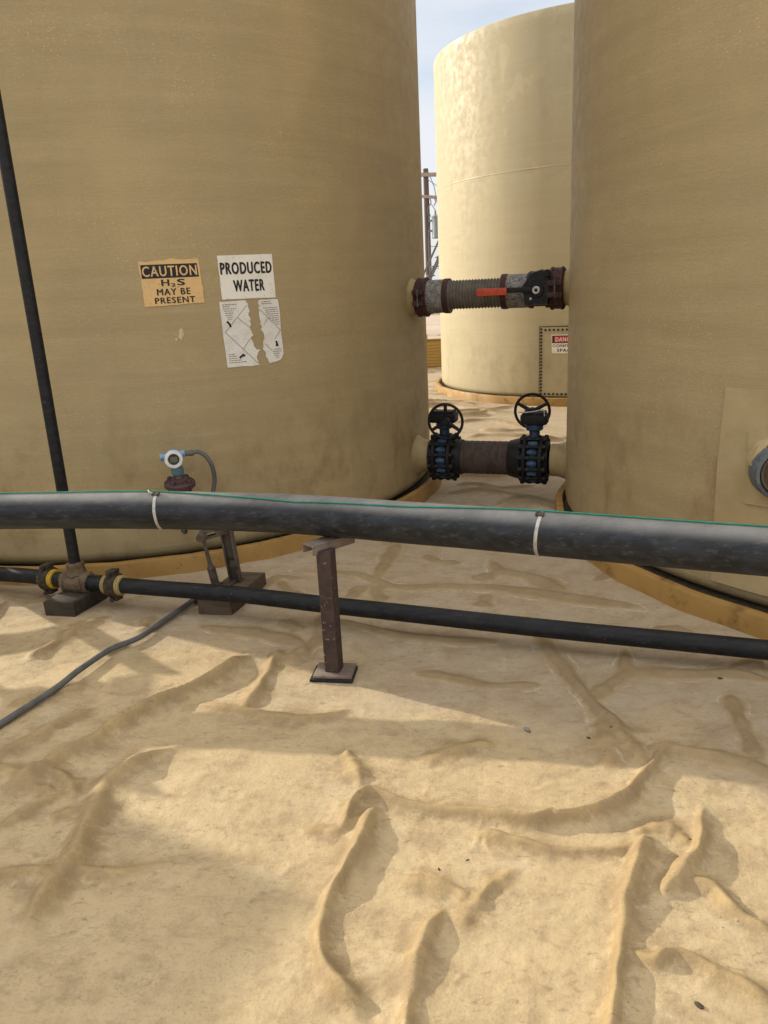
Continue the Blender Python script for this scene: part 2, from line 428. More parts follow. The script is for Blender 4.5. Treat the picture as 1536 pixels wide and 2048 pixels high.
def smooth_path(pts, n=12):
    """Catmull-Rom through the given points"""
    P = [Vector(p) for p in pts]
    P = [P[0] * 2 - P[1]] + P + [P[-1] * 2 - P[-2]]
    out = []
    for i in range(1, len(P) - 2):
        for s in range(n):
            t = s / n
            a, b_, c, d = P[i - 1], P[i], P[i + 1], P[i + 2]
            out.append(0.5 * ((2 * b_) + (c - a) * t + (2 * a - 5 * b_ + 4 * c - d) * t * t + (3 * b_ - a - 3 * c + d) * t ** 3))
    out.append(P[-2])
    return out

def add_torus(bm, Mx, R, r, seg=48, rs=12):
    rings = []
    for i in range(seg):
        a = 2 * math.pi * i / seg
        rings.append([bm.verts.new(Mx @ Vector(((R + r * math.cos(2 * math.pi * k / rs)) * math.cos(a), (R + r * math.cos(2 * math.pi * k / rs)) * math.sin(a), r * math.sin(2 * math.pi * k / rs)))) for k in range(rs)])
    for i in range(seg):
        a, c = rings[i], rings[(i + 1) % seg]
        for k in range(rs):
            bm.faces.new((a[k], c[k], c[(k + 1) % rs], a[(k + 1) % rs]))

def link(o, parent=None):
    C.objects.link(o)
    if parent is not None:
        o.parent = parent
    return o

def world_loc(o):
    v = Vector(o.location)
    return v + world_loc(o.parent) if o.parent is not None else v

def obj(name, bm, mat, parent=None, origin=None, smooth=38):
    """link a bmesh given in world coordinates as ONE mesh object"""
    bmesh.ops.recalc_face_normals(bm, faces=bm.faces)
    base = world_loc(parent) if parent is not None else Vector((0, 0, 0))
    if origin is None:
        origin = base if parent is not None else Vector((0, 0, 0))
    origin = Vector(origin)
    bmesh.ops.translate(bm, vec=-origin, verts=bm.verts)
    me = bpy.data.meshes.new(name)
    bm.to_mesh(me)
    bm.free()
    me.materials.append(mat)
    if smooth:
        me.polygons.foreach_set('use_smooth', [True] * len(me.polygons))
        me.set_sharp_from_angle(angle=R_(smooth))
    o = bpy.data.objects.new(name, me)
    link(o, parent)
    o.location = origin - base
    return o

def tag(o, label, cat, group=None):
    o['label'] = label
    o['category'] = cat
    if group:
        o['group'] = group
    return o

def thing(name, label, cat, loc=(0, 0, 0), group=None):
    o = bpy.data.objects.new(name, None)
    o.empty_display_size = 0.1
    link(o)
    o.location = loc
    return tag(o, label, cat, group)

def copy_part(o, parent, loc):
    c = o.copy()
    link(c, parent)
    c.location = Vector(loc) - world_loc(parent)
    return c

# ------------------------------------------------------------------ the ground
def waves(x, y, n, lo, hi, seed):
    """sum of random plane waves between two wavelengths, about -1..1"""
    g = np.random.default_rng(seed)
    s = np.zeros_like(x)
    tot = 0
    for _ in range(n):
        wl = math.exp(g.uniform(math.log(lo), math.log(hi)))
        a = g.uniform(0, 2 * math.pi)
        s += wl * np.sin((x * math.cos(a) + y * math.sin(a)) * 2 * math.pi / wl + g.uniform(0, 6.28))
        tot += wl
    return s / tot * 2.2

# folds of the liner: height, half width, course over the ground
RIDGES = [
    (0.045,0.036,[(0.716,1.861),(0.677,1.806),(0.619,1.714),(0.56,1.588),(0.517,1.474),(0.47,1.374),(0.435,1.285),(0.406,1.216)]),
    (0.028,0.03,[(0.705,1.841),(0.613,1.821),(0.523,1.833),(0.441,1.849),(0.361,1.884),(0.298,1.906),(0.243,1.932),(0.212,1.895)]),
    (0.054,0.032,[(-0.168,2.002),(-0.15,2.085),(-0.099,2.154),(-0.027,2.117),(0.056,2.071),(0.149,2.044),(0.262,2.016),(0.391,1.965),(0.455,1.978),(0.482,1.967),(0.602,1.99),(0.696,2.035),(0.757,2.11),(0.812,2.169),(0.89,2.258),(0.935,2.313)]),
    (0.042,0.034,[(0.951,2.037),(0.902,1.942),(0.879,1.877),(0.832,1.798),(0.771,1.734),(0.701,1.675),(0.661,1.63)]),
    (0.03,0.035,[(0.724,1.693),(0.778,1.698),(0.824,1.68),(0.839,1.624),(0.869,1.575),(0.905,1.538),(0.935,1.49)]),
    (0.03,0.03,[(0.546,1.487),(0.593,1.461),(0.63,1.479),(0.668,1.47),(0.736,1.416),(0.78,1.386),(0.813,1.352),(0.853,1.312)]),
    (0.03,0.036,[(0.092,1.642),(0.048,1.567),(0.017,1.471),(0.002,1.383),(-0.013,1.312),(-0.024,1.241)]),
    (0.045,0.038,[(-0.083,2.05),(-0.123,1.916),(-0.171,1.787),(-0.208,1.698),(-0.218,1.597),(-0.205,1.504),(-0.172,1.445),(-0.128,1.389),(-0.108,1.315)]),
    (0.02,0.03,[(-0.322,2.0),(-0.229,1.986),(-0.153,2.003),(-0.1,2.065)]),
    (0.018,0.035,[(0.33,1.796),(0.243,1.736),(0.194,1.676),(0.146,1.604)]),
    (0.016,0.035,[(-0.017,1.755),(0.052,1.76),(0.126,1.727),(0.176,1.688)]),
    (0.068,0.05,[(-0.605,3.264),(-0.66,3.169),(-0.728,3.047),(-0.827,2.902),(-0.96,2.773),(-1.073,2.653),(-1.119,2.536),(-1.188,2.445),(-1.245,2.365),(-1.301,2.312)]),
    (0.025,0.04,[(-0.835,2.787),(-0.674,2.74),(-0.465,2.668),(-0.326,2.647),(-0.239,2.654),(-0.157,2.698)]),
    (0.035,0.045,[(-0.506,3.198),(-0.536,3.08),(-0.556,2.904),(-0.594,2.746)]),
    (0.06,0.06,[(-0.774,2.511),(-0.851,2.437),(-0.92,2.367),(-0.978,2.299),(-0.993,2.218),(-0.978,2.127),(-0.975,2.008),(-0.969,1.888),(-0.995,1.773),(-1.009,1.676),(-1.025,1.596)]),
    (0.03,0.035,[(-1.465,2.392),(-1.416,2.403),(-1.285,2.348),(-1.195,2.34),(-1.124,2.292),(-1.075,2.207)]),
    (0.02,0.03,[(-1.15,2.223),(-1.194,2.17),(-1.247,2.105),(-1.29,2.061)]),
    (0.02,0.03,[(-0.99,2.149),(-1.068,2.14),(-1.135,2.106)]),
    (0.035,0.045,[(-1.155,2.84),(-1.271,2.735),(-1.336,2.65),(-1.398,2.569),(-1.454,2.486),(-1.503,2.434)]),
    (0.035,0.05,[(-1.415,3.764),(-1.563,3.625),(-1.61,3.484),(-1.655,3.353),(-1.715,3.272)]),
    (0.028,0.04,[(-0.183,2.427),(-0.158,2.328),(-0.122,2.217)]),
    (0.035,0.04,[(0.662,3.643),(0.687,3.382),(0.699,3.138),(0.731,2.899),(0.754,2.709),(0.781,2.593),(0.806,2.486),(0.82,2.386),(0.837,2.269)]),
    (0.03,0.05,[(0.773,2.619),(0.774,2.478),(0.74,2.337),(0.685,2.183)]),
    (0.035,0.05,[(0.806,2.486),(0.802,2.403),(0.816,2.324)]),
    (0.03,0.04,[(-0.346,3.54),(-0.244,3.504),(-0.108,3.429),(-0.028,3.369),(0.112,3.303),(0.26,3.259),(0.407,3.226),(0.566,3.213)]),
    (0.022,0.035,[(0.051,2.968),(0.177,2.933),(0.297,2.869),(0.404,2.816),(0.535,2.807),(0.637,2.804)]),
    (0.035,0.05,[(-0.697,4.332),(-0.396,4.221),(-0.202,4.177),(-0.078,4.064),(0.04,3.942),(0.315,3.904),(0.552,3.85),(0.72,3.785),(0.933,3.661),(1.213,3.508),(1.272,3.38)]),
    (0.03,0.05,[(0.095,4.74),(0.004,4.371),(-0.055,4.119)]),
    (0.035,0.06,[(0.616,4.366),(0.646,4.105),(0.792,3.989),(0.883,3.827),(0.978,3.736)]),
    (0.03,0.05,[(0.455,3.962),(0.547,4.026),(0.644,4.091)]),
    (0.025,0.05,[(-0.034,3.972),(-0.065,3.867),(-0.008,3.722)]),
    (0.025,0.05,[(-0.134,4.001),(-0.173,3.896),(-0.214,3.789)]),
    (0.028,0.05,[(0.524,3.769),(0.466,3.591)]),
    (0.028,0.045,[(1.062,3.185),(1.006,2.994),(0.992,2.882),(1.101,2.849),(1.247,2.825),(1.394,2.809),(1.502,2.748),(1.589,2.706)]),
    (0.025,0.045,[(0.985,2.874),(0.872,2.772),(0.785,2.689)]),
    (0.025,0.045,[(1.383,2.832),(1.489,2.873),(1.572,2.936)]),
    (0.026,0.035,[(1.33,2.712),(1.274,2.522),(1.249,2.39),(1.216,2.247)]),
    (0.04,0.045,[(0.866,2.278),(0.933,2.308),(1.063,2.266),(1.165,2.211),(1.209,2.155),(1.275,2.083)]),
    (0.03,0.05,[(-1.245,3.719),(-1.236,3.594),(-1.223,3.504)]),
    (0.022,0.05,[(-1.005,3.58),(-0.839,3.501),(-0.683,3.454),(-0.488,3.348),(-0.398,3.258)]),
    (0.028,0.05,[(-0.337,3.592),(-0.333,3.347),(-0.405,3.213),(-0.455,3.144)]),
    (0.018,0.03,[(0.697,1.902),(0.755,1.921),(0.808,1.902),(0.831,1.849)]),
    (0.02,0.04,[(-0.878,4.0),(-0.716,4.037),(-0.622,4.195),(-0.439,4.091)]),
    (0.018,0.04,[(0.375,2.415),(0.264,2.394),(0.154,2.357),(0.065,2.335)]),
    (0.02,0.05,[(1.202,4.497),(1.206,4.18),(1.248,3.933)]),
    (0.02,0.05,[(-2.208,4.102),(-1.994,4.002),(-1.877,4.058)]),
    (0.02,0.05,[(-0.552,3.589),(-0.479,3.491),(-0.411,3.414)]),
    (0.02,0.045,[(1.086,3.844),(1.221,3.937),(1.31,4.001)]),
    (0.05,0.05,[(0.407,5.719),(0.604,5.832),(0.783,5.843),(1.038,5.625),(1.275,5.341)]),
    (0.05,0.05,[(0.526,6.039),(0.749,6.043),(0.966,5.884),(1.277,5.95)]),
    (0.05,0.045,[(0.786,5.339),(0.976,5.494),(1.118,5.552),(1.238,5.308)]),
    (0.06,0.06,[(0.781,8.896),(1.071,9.019),(1.336,9.01),(1.625,8.51),(1.928,8.619)]),
    (0.06,0.06,[(0.87,8.022),(1.145,8.091),(1.415,7.959),(1.822,7.79)]),
    (0.06,0.07,[(0.839,9.872),(1.098,9.5),(1.429,9.634),(1.663,9.357)]),
    (0.06,0.07,[(1.123,8.527),(1.309,8.285),(1.642,8.313)]),
    (0.022,0.03,[(-1.246,2.103),(-1.195,2.173),(-1.137,2.233),(-1.093,2.298)]),
    (0.02,0.03,[(-1.361,2.281),(-1.278,2.288),(-1.172,2.257)]),
    (0.02,0.03,[(-1.605,2.806),(-1.522,2.897),(-1.402,2.969),(-1.289,3.013)]),
    (0.025,0.04,[(-0.611,4.104),(-0.506,3.904),(-0.364,3.816)]),
    (0.025,0.045,[(0.208,4.451),(0.318,4.3),(0.462,4.262)]),
    (0.02,0.035,[(1.176,3.238),(1.297,3.251),(1.402,3.169)]),
]

g_ = np.random.default_rng(5)
FAR = []
for i in range(130):                                  # the ground between and behind the tanks
    y0 = g_.uniform(5.2, 15)
    x0 = g_.uniform(-2, 8) if i < 110 else g_.uniform(-12, 12)
    ln = g_.uniform(.6, 2.4)
    a = g_.normal(-.12, .35)
    pts = []
    x, y = x0, y0
    for s in range(7):
        pts.append((x, y))
        a += g_.normal(0, .16)
        x += math.cos(a) * ln / 6
        y += math.sin(a) * ln / 6
    FAR.append((g_.uniform(.025, .055), g_.uniform(.05, .09), pts))
for i in range(26):                                  # either side of the photographed strip
    sgn = -1 if i % 2 else 1
    y0 = g_.uniform(1.0, 5.0)
    x0 = sgn * (0.62 * y0 + g_.uniform(.5, 3))
    a = g_.uniform(0, 3.1)
    pts = []
    x, y = x0, y0
    for s in range(6):
        pts.append((x, y))
        a += g_.normal(0, .3)
        x += math.cos(a) * .22
        y += math.sin(a) * .22
    FAR.append((g_.uniform(.02, .04), g_.uniform(.035, .05), pts))

for i in range(46):                                  # fine tension creases over the front
    x, y = g_.uniform(-1.2, 1.4), g_.uniform(1.2, 3.2)
    a = g_.uniform(0, 3.1)
    ln = g_.uniform(.08, .30)
    pts = []
    for s in range(4):
        pts.append((x, y))
        a += g_.normal(0, .25)
        x += math.cos(a) * ln / 3
        y += math.sin(a) * ln / 3
    FAR.append((g_.uniform(.0015, .004), g_.uniform(.012, .02), pts))

def seg_dist(px, py, a, c):
    ax, ay = a
    dx, dy = c[0] - ax, c[1] - ay
    l2 = dx * dx + dy * dy + 1e-12
    t = np.clip(((px - ax) * dx + (py - ay) * dy) / l2, 0, 1)
    return np.hypot(px - ax - t * dx, py - ay - t * dy), t

def course(pts):
    return [(p.x, p.y) for p in smooth_path([(x, y, 0) for x, y in pts], 5)]

TANKS = {'near': (-1.836, 6.574), 'right': (3.468, 4.642), 'far': (3.256, 11.854)}
RT, RR, HR = 2.26, 2.358, 0.123

def build_liner():
    ys = [-5.0, -4, -3, -2.2, -1.5, -.9, -.4, 0, .3, .5, .68, .8, .88]
    y = .94
    while y < 15.27:
        ys.append(y)
        y += max(.0036 * y, .0052) if y < 5.2 else .0029 * y
    ys.append(15.27)
    ys = np.array(ys)
    us = list(np.arange(-.70, .7001, .0031))
    edge = []
    u, st = .70, .0031
    while u < 1.0:
        st *= 1.12
        u += st
        edge.append(min(u, 1.0))
    us = np.array([-e for e in edge[::-1]] + us + edge)
    s = np.maximum(ys, .95)
    X = np.empty((len(ys), len(us)))
    core = np.abs(us) <= .7001
    for j, sy in enumerate(s):
        lim = .70 * sy
        o = np.sign(us) * (lim + (13.5 - lim) * np.clip((np.abs(us) - .70) / .30, 0, 1))
        X[j] = np.where(core, us * sy, o)
    Y = np.repeat(ys[:, None], len(us), 1)
    x, y = X.ravel(), Y.ravel()
    wx = x + .0045 * waves(x, y, 14, .05, .22, 3)
    wy = y + .0045 * waves(x, y, 14, .05, .22, 4)
    fold = np.zeros_like(x)
    foot = np.zeros_like(x)
    h = np.zeros_like(x)
    ALL = [(hh, w, course(pts)) for hh, w, pts in RIDGES + FAR]
    nR = len(RIDGES)
    def joins(i, q):
        for k, (_, _, pc) in enumerate(ALL[:nR]):
            if k != i and min(math.hypot(q[0] - a[0], q[1] - a[1]) for a in pc) < .075:
                return True
        return False
    for i, (hh, w, p) in enumerate(ALL):
        xs_, ys_ = [q[0] for q in p], [q[1] for q in p]
        pad = w * 5
        sel = np.where((x > min(xs_) - pad) & (x < max(xs_) + pad) & (y > min(ys_) - pad) & (y < max(ys_) + pad))[0]
        if not len(sel):
            continue
        qx, qy = wx[sel], wy[sel]
        best = np.full(len(sel), 9.0)
        par = np.zeros(len(sel))
        n = len(p) - 1
        for k in range(n):
            d, t = seg_dist(qx, qy, p[k], p[k + 1])
            b_ = d < best
            best[b_] = d[b_]
            par[b_] = (k + t[b_]) / n
        t0 = .55 if i < nR and joins(i, p[0]) else 0
        t1 = .55 if i < nR and joins(i, p[-1]) else 0
        taper = np.clip(np.minimum(t0 + par / .22, t1 + (1 - par) / .22), 0, 1)
        taper = .06 + .94 * taper * taper * (3 - 2 * taper)
        vary = 1 + .25 * np.sin(par * 9 + i) + .12 * np.sin(par * 23 + 2 * i)
        ww = (.54 if i < 21 else .66 if i < nR else .6) * w * (.8 + .3 * taper)
        ww = ww * (1 + .22 * np.sin(par * 7 + 3 * i) + .12 * np.sin(par * 17 + i))
        f = np.exp(-(best / ww) ** 1.9) * taper * vary
        if i < nR:                                    # the sheet is pulled up in a wide skirt either side of the fold
            f = .86 * f + .20 * np.exp(-(best / (3.1 * ww)) ** 1.6) * taper
        if i < len(ALL) - 46:
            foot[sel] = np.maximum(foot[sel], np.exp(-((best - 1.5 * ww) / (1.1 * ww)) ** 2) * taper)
        z = f * hh * (.76 if i < nR else 1.5 if i < len(ALL) - 46 else 1)
        h[sel] = np.maximum(h[sel], z) + .25 * np.minimum(h[sel], z)
        if i < len(ALL) - 46:
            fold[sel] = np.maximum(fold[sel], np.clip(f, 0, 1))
    near = np.clip((6 - y) / 2, 0, 1)
    und = .010 * waves(x, y, 22, .5, 1.6, 21) + .0062 * waves(x, y, 30, .12, .42, 22) * (.3 + .7 * near)
    silt0 = np.clip((x * .5 + y * .9 - 2.35 + .25 * waves(x, y, 10, .4, 1.2, 9)) / .35, 0, 1)
    und *= 1 - .55 * silt0                            # silt has levelled the flats towards the tanks
    h = h * (1 - .25 * silt0)
    fine = .0019 * waves(x, y, 40, .03, .09, 31) * np.clip((4 - y) / 2, 0, 1)
    z = h + und + fine + .004
    for cx, cy in TANKS.values():                     # flat and slightly dished up at each ring
        d = np.hypot(x - cx, y - cy)
        k = np.clip((d - RR) / .28, 0, 1)
        k = k * k * (3 - 2 * k)
        z = np.where(d < RR - .05, -.01, z * (.25 + .75 * k) + .018 * (1 - k))
    gx, gy = x - 1.07, y - 5.02                       # the liner is heaped against the ring between the tanks
    z = z + .085 * np.exp(-((gx * .97 + gy * .24) / .16) ** 2 - ((gy * .97 - gx * .24) / .42) ** 2) * (np.hypot(x - 3.468, y - 4.568) > 2.33)
    z = np.maximum(z, -.018)
    nr, nc = X.shape
    V = np.stack([x, y, z], 1)
    idx = np.arange(nr * nc).reshape(nr, nc)
    F = np.stack([idx[:-1, :-1], idx[:-1, 1:], idx[1:, 1:], idx[1:, :-1]], -1).reshape(-1, 4)
    me = bpy.data.meshes.new('liner')
    me.vertices.add(len(V))
    me.vertices.foreach_set('co', V.astype(np.float32).ravel())
    me.loops.add(F.size)
    me.loops.foreach_set('vertex_index', F.astype(np.int32).ravel())
    me.polygons.add(len(F))
    me.polygons.foreach_set('loop_start', np.arange(0, F.size, 4, dtype=np.int32))
    me.polygons.foreach_set('loop_total', np.full(len(F), 4, dtype=np.int32))
    me.update(calc_edges=True)
    me.polygons.foreach_set('use_smooth', [True] * len(F))
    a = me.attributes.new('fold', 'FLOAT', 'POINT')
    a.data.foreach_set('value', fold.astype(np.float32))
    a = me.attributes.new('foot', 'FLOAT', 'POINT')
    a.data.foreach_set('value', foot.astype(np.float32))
    a = me.attributes.new('silt', 'FLOAT', 'POINT')
    a.data.foreach_set('value', silt0.astype(np.float32))
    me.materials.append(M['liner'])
    o = bpy.data.objects.new('ground_liner', me)
    link(o)
    o['kind'] = 'structure'
    def height(px, py):
        d = (x - px) ** 2 + (y - py) ** 2
        return float(z[int(np.argmin(d))])
    return o, height

liner, ground_z = build_liner()

bm = bmesh.new()
n = 60
for j in range(n):
    pass
def gravel_mesh():
    bm = bmesh.new()
    xs = [-900, -300, -120, -60] + list(range(-40, 41, 2)) + [60, 120, 300, 900]
    ys = [-300, -60, -20, 0, 8, 15, 15.6, 17] + list(range(19, 60, 2)) + [70, 90, 130, 200, 400, 900, 2000]
    g = np.random.default_rng(2)
    vv = []
    for yy in ys:
        row = []
        for xx in xs:
            z = -.04
            if yy > 16:
                z += g.uniform(0, .10) * min(1, (yy - 16) / 8)
            row.append(bm.verts.new((xx, yy, z)))
        vv.append(row)
    for a, c in zip(vv, vv[1:]):
        for i in range(len(xs) - 1):
            bm.faces.new((a[i], a[i + 1], c[i + 1], c[i]))
    return bm
gr = obj('ground', gravel_mesh(), M['gravel'])
gr['kind'] = 'structure'

# ------------------------------------------------------------------ tanks
U = Vector((5.304, -1.932, 0)).normalized()           # from the near tank to the right tank
A0 = Vector((0.2875, 5.8005, 0))                      # where the connecting lines leave the near tank
B0 = Vector((1.3445, 5.4155, 0))
AX = lambda t, z: A0 + U * t + Vector((0, 0, z))

def on_tank(c, deg, z, off=0.0, R=RT):
    a = R_(deg)
    return Vector((c[0] + (R + off) * math.cos(a), c[1] + (R + off) * math.sin(a), z))

def curved_sheet(name, outline, c, mat, parent, off=0.002, thick=0.0015, R=RT, step=0.025, origin=None, zstep=None):
    """a flat outline of (degrees, z) points laid round a tank shell as a thin sheet"""
    bm = bmesh.new()
    pts = [(R * R_(d), z) for d, z in outline]
    f = bm.faces.new([bm.verts.new((s, z, 0)) for s, z in pts])
    lo, hi = min(s for s, z in pts), max(s for s, z in pts)
    k = lo + step
    while k < hi - 1e-4:
        bmesh.ops.bisect_plane(bm, geom=bm.verts[:] + bm.edges[:] + bm.faces[:], plane_co=(k, 0, 0), plane_no=(1, 0, 0))
        k += step
    if zstep:
        zl, zh = min(z for s, z in pts), max(z for s, z in pts)
        k = zl + zstep
        while k < zh - 1e-4:
            bmesh.ops.bisect_plane(bm, geom=bm.verts[:] + bm.edges[:] + bm.faces[:], plane_co=(0, k, 0), plane_no=(0, 1, 0))
            k += zstep
    r = bmesh.ops.extrude_face_region(bm, geom=bm.faces[:])
    top = {v for v in r['geom'] if isinstance(v, bmesh.types.BMVert)}
    for v in bm.verts:
        rad = R + off + (thick if v in top else 0)
        a = v.co.x / R
        v.co = Vector((c[0] + rad * math.cos(a), c[1] + rad * math.sin(a), v.co.y))
    return obj(name, bm, mat, parent, origin)

def text_bm(s, bold=0.03):
    cu = bpy.data.curves.new('t', 'FONT')
    cu.body = s
    cu.size = 1
    cu.offset = bold
    cu.space_character = 1.16
    cu.resolution_u = 3
    o = bpy.data.objects.new('t', cu)
    C.objects.link(o)
    me = bpy.data.meshes.new_from_object(o)
    bm = bmesh.new()
    bm.from_mesh(me)
    bpy.data.objects.remove(o)
    bpy.data.meshes.remove(me)
    bpy.data.curves.remove(cu)
    return bm

def lettering(rows, c, mat, parent, off, R=RT, name='lettering', bold=0.04):
    """rows: (text, deg0, deg1, z0, z1) fitted into that rectangle on the shell"""
    out = bmesh.new()
    for s, d0, d1, z0, z1 in rows:
        t = text_bm(s, 0)
        xs = [v.co.x for v in t.verts]
        ys = [v.co.y for v in t.verts]
        x0, x1, y0, y1 = min(xs), max(xs), min(ys), max(ys)
        h_ = y1 - y0
        flat = [v.co.copy() for v in t.verts]
        for i_, (sx, sy) in enumerate(((-1, 0), (-.35, .5), (.35, -.5), (1, 0))):      # four strokes make the heavy weight
            for v, q in zip(t.verts, flat):
                a = R_(d0 + (d1 - d0) * (q.x - x0 + sx * bold * h_) / (x1 - x0))
                zz = z0 + (z1 - z0) * (q.y - y0 + sy * bold * h_) / h_
                rr = R + off + i_ * .00015
                v.co = Vector((c[0] + rr * math.cos(a), c[1] + rr * math.sin(a), zz))
            me = bpy.data.meshes.new('tmp')
            t.to_mesh(me)
            out.from_mesh(me)
            bpy.data.meshes.remove(me)
        t.free()
    me = bpy.data.meshes.new(name)
    out.to_mesh(me)
    out.free()
    base = world_loc(parent)
    me.transform(Matrix.Translation(-base))
    me.materials.append(mat)
    o = bpy.data.objects.new(name, me)
    return link(o, parent)

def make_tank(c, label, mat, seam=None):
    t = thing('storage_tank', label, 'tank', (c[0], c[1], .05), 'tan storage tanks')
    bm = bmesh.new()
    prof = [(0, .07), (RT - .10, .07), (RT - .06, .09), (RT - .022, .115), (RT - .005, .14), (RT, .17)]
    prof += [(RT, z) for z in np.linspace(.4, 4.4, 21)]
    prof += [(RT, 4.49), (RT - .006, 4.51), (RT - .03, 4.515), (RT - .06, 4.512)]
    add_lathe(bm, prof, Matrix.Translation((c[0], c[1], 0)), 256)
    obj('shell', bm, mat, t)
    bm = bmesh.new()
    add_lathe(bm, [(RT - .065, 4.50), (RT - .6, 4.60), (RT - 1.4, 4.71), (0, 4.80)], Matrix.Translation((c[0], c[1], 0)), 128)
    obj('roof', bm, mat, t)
    return t

def make_ring(c, label, seed, RR=RR, bed=.085):
    """low coated ring that holds the bed the tank stands on"""
    rg = thing('tank_ring', label, 'ring', (c[0], c[1], 0), 'ochre rings round the tank feet')
    bm = bmesh.new()
    prof = [(RR + .012, -.02), (RR + .008, .012), (RR, .035), (RR, HR - .012), (RR - .006, HR - .002), (RR - .02, HR), (RR - .046, HR - .001), (RR - .054, HR - .012), (RR - .056, .05)]
    add_lathe(bm, prof, Matrix.Translation((c[0], c[1], 0)), 256)
    g = np.random.default_rng(seed)
    ph = g.uniform(0, 6.28, 6)
    for v in bm.verts:
        a = math.atan2(v.co.y - c[1], v.co.x - c[0])
        w = sum(math.sin(a * f + p) for f, p in zip((3, 7, 13, 23, 41, 67), ph)) / 6
        v.co.z += .006 * w if v.co.z > .06 else 0
        r = 1 + .0018 * math.sin(a * 31 + ph[0]) * (1 if v.co.z > .03 else 2)
        v.co.x = c[0] + (v.co.x - c[0]) * r
        v.co.y = c[1] + (v.co.y - c[1]) * r
    obj('ring_wall', bm, M['ring'], rg)
    bm = bmesh.new()
    add_lathe(bm, [(RR - .058, bed - .005), (0, bed)], Matrix.Translation((c[0], c[1], 0)), 96)
    obj('bed', bm, M['gravel_fill'], rg)
    return rg

cL, cR, cB = TANKS['near'], TANKS['right'], TANKS['far']
tankL = make_tank(cL, 'tan tank carrying the orange CAUTION and white PRODUCED WATER stickers', M['tank'])
tankR = make_tank(cR, 'tan tank cut by the right edge, grey banded pipe stub low on it', M['tank'])
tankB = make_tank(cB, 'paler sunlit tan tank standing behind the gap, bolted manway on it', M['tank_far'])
make_ring(cL, 'ochre ring under the tank with the CAUTION sticker, cardboard brown in shade', 1)
make_ring((3.468, 4.568), 'ochre ring with a wide top ledge under the right hand tank', 2, 2.345, .085)
make_ring(cB, 'sunlit ochre ring under the pale tank at the back', 3)

def nozzle(p, d, r, l0, l1, parent, flare=True, mat='nozzle'):
    bm = bmesh.new()
    prof = [(r + .075, l0 - .20), (r + .07, l0), (r + .04, l0 + .018), (r + .018, l0 + .045), (r + .006, l0 + .075), (r, l0 + .1)] if flare else [(r, l0 - .1)]
    prof += [(r, l1 - .004), (r - .004, l1), (r - .02, l1), (0, l1)]
    add_lathe(bm, prof, axis_m(p, d), 48)
    return obj('nozzle', bm, M[mat], parent)

nozzle(AX(0, 1.5), U, .108, -.03, .045, tankL)
nozzle(AX(0, .335), U, .118, -.02, .10, tankL)
ub = Vector(B0)
nozzle(Vector((B0.x, B0.y, 1.525)), -U, .105, -.03, .10, tankR)
nozzle(Vector((B0.x, B0.y, .325)), -U, .118, -.03, .12, tankR)
# patch laminated on the right tank, with the box round the drain stub
curved_sheet('patch', [(-147.6, .17), (-147.9, .7), (-147.6, 1.09), (-120, 1.09), (-120, .17)], cR, M['laminate'], tankR, off=-.004, thick=.019, step=.05)
curved_sheet('stub_pad', [(-144.1, .585), (-144.0, .74), (-144.3, .905), (-134, .905), (-134, .585)], cR, M['laminate'], tankR, off=.0, thick=.028, step=.05)
pN = on_tank(cR, -140.9, .756)
dN = Vector((-.12, -.99, -.02)).normalized()
bm = bmesh.new()
add_lathe(bm, [(.122, -.05), (.122, .004), (.106, .018)], axis_m(pN + Vector((0, 0, .022)), dN), 48)
for v in bm.verts:
    v.co += Vector((random.uniform(-1, 1), random.uniform(-1, 1), random.uniform(-1, 1))) * .004
sn = obj('drain_stub', bm, M['laminate'], tankR)
bm = bmesh.new()
add_lathe(bm, [(.100, -.02), (.121, -.02), (.123, -.01), (.123, .068), (.120, .076), (.106, .078), (.103, .07)], axis_m(pN, dN), 64)
obj('band', bm, M['band'], sn)
bm = bmesh.new()
add_lathe(bm, [(.100, -.02), (.100, .078), (.096, .082), (.090, .078), (.088, .02), (0, .02)], axis_m(pN, dN), 64)
obj('pipe_end', bm, M['stub'], sn)

# far tank: lap seam, bolted manway, sticker
bm = bmesh.new()
add_lathe(bm, [(RT - .004, 2.835), (RT + .0022, 2.850), (RT + .0022, 2.860), (RT - .004, 2.872)], Matrix.Translation((cB[0], cB[1], 0)), 200)
obj('seam', bm, M['tank_far'], tankB)
curved_sheet('manway_outline', [(-121.55, .12), (-121.55, 1.01), (-96.7, 1.01), (-96.7, .12)], cB, M['stub'], tankB, off=0, thick=.010, step=.06)  # dark strip added as the outline of the gap round the cover
mw = curved_sheet('manway_cover', [(-121.2, .135), (-121.2, .995), (-97, .995), (-97, .135)], cB, M['tank_far'], tankB, off=0, thick=.018, step=.06)
bm = bmesh.new()
add_cyl(bm, (0, 0, 0), (0, 0, 1), .0135, 0, .016, 8, .002)
bolt_me = None
def manway_bolt(deg, z):
    global bolt_me
    p = on_tank(cB, deg, z, .017)
    if bolt_me is None:
        bolt_me = obj('bolt', bm, M['black'], mw, origin=(0, 0, 0))
        o = bolt_me
    else:
        o = bolt_me.copy()
        link(o, mw)
    o.location = p - world_loc(mw)
    o.rotation_euler = (0, R_(90), R_(deg))
for i in range(21):
    manway_bolt(-120.75, .165 + i * .0405)
for i in range(1, 18):
    manway_bolt(-120.75 + i * 1.35, .965)
    manway_bolt(-120.75 + i * 1.35, .165)

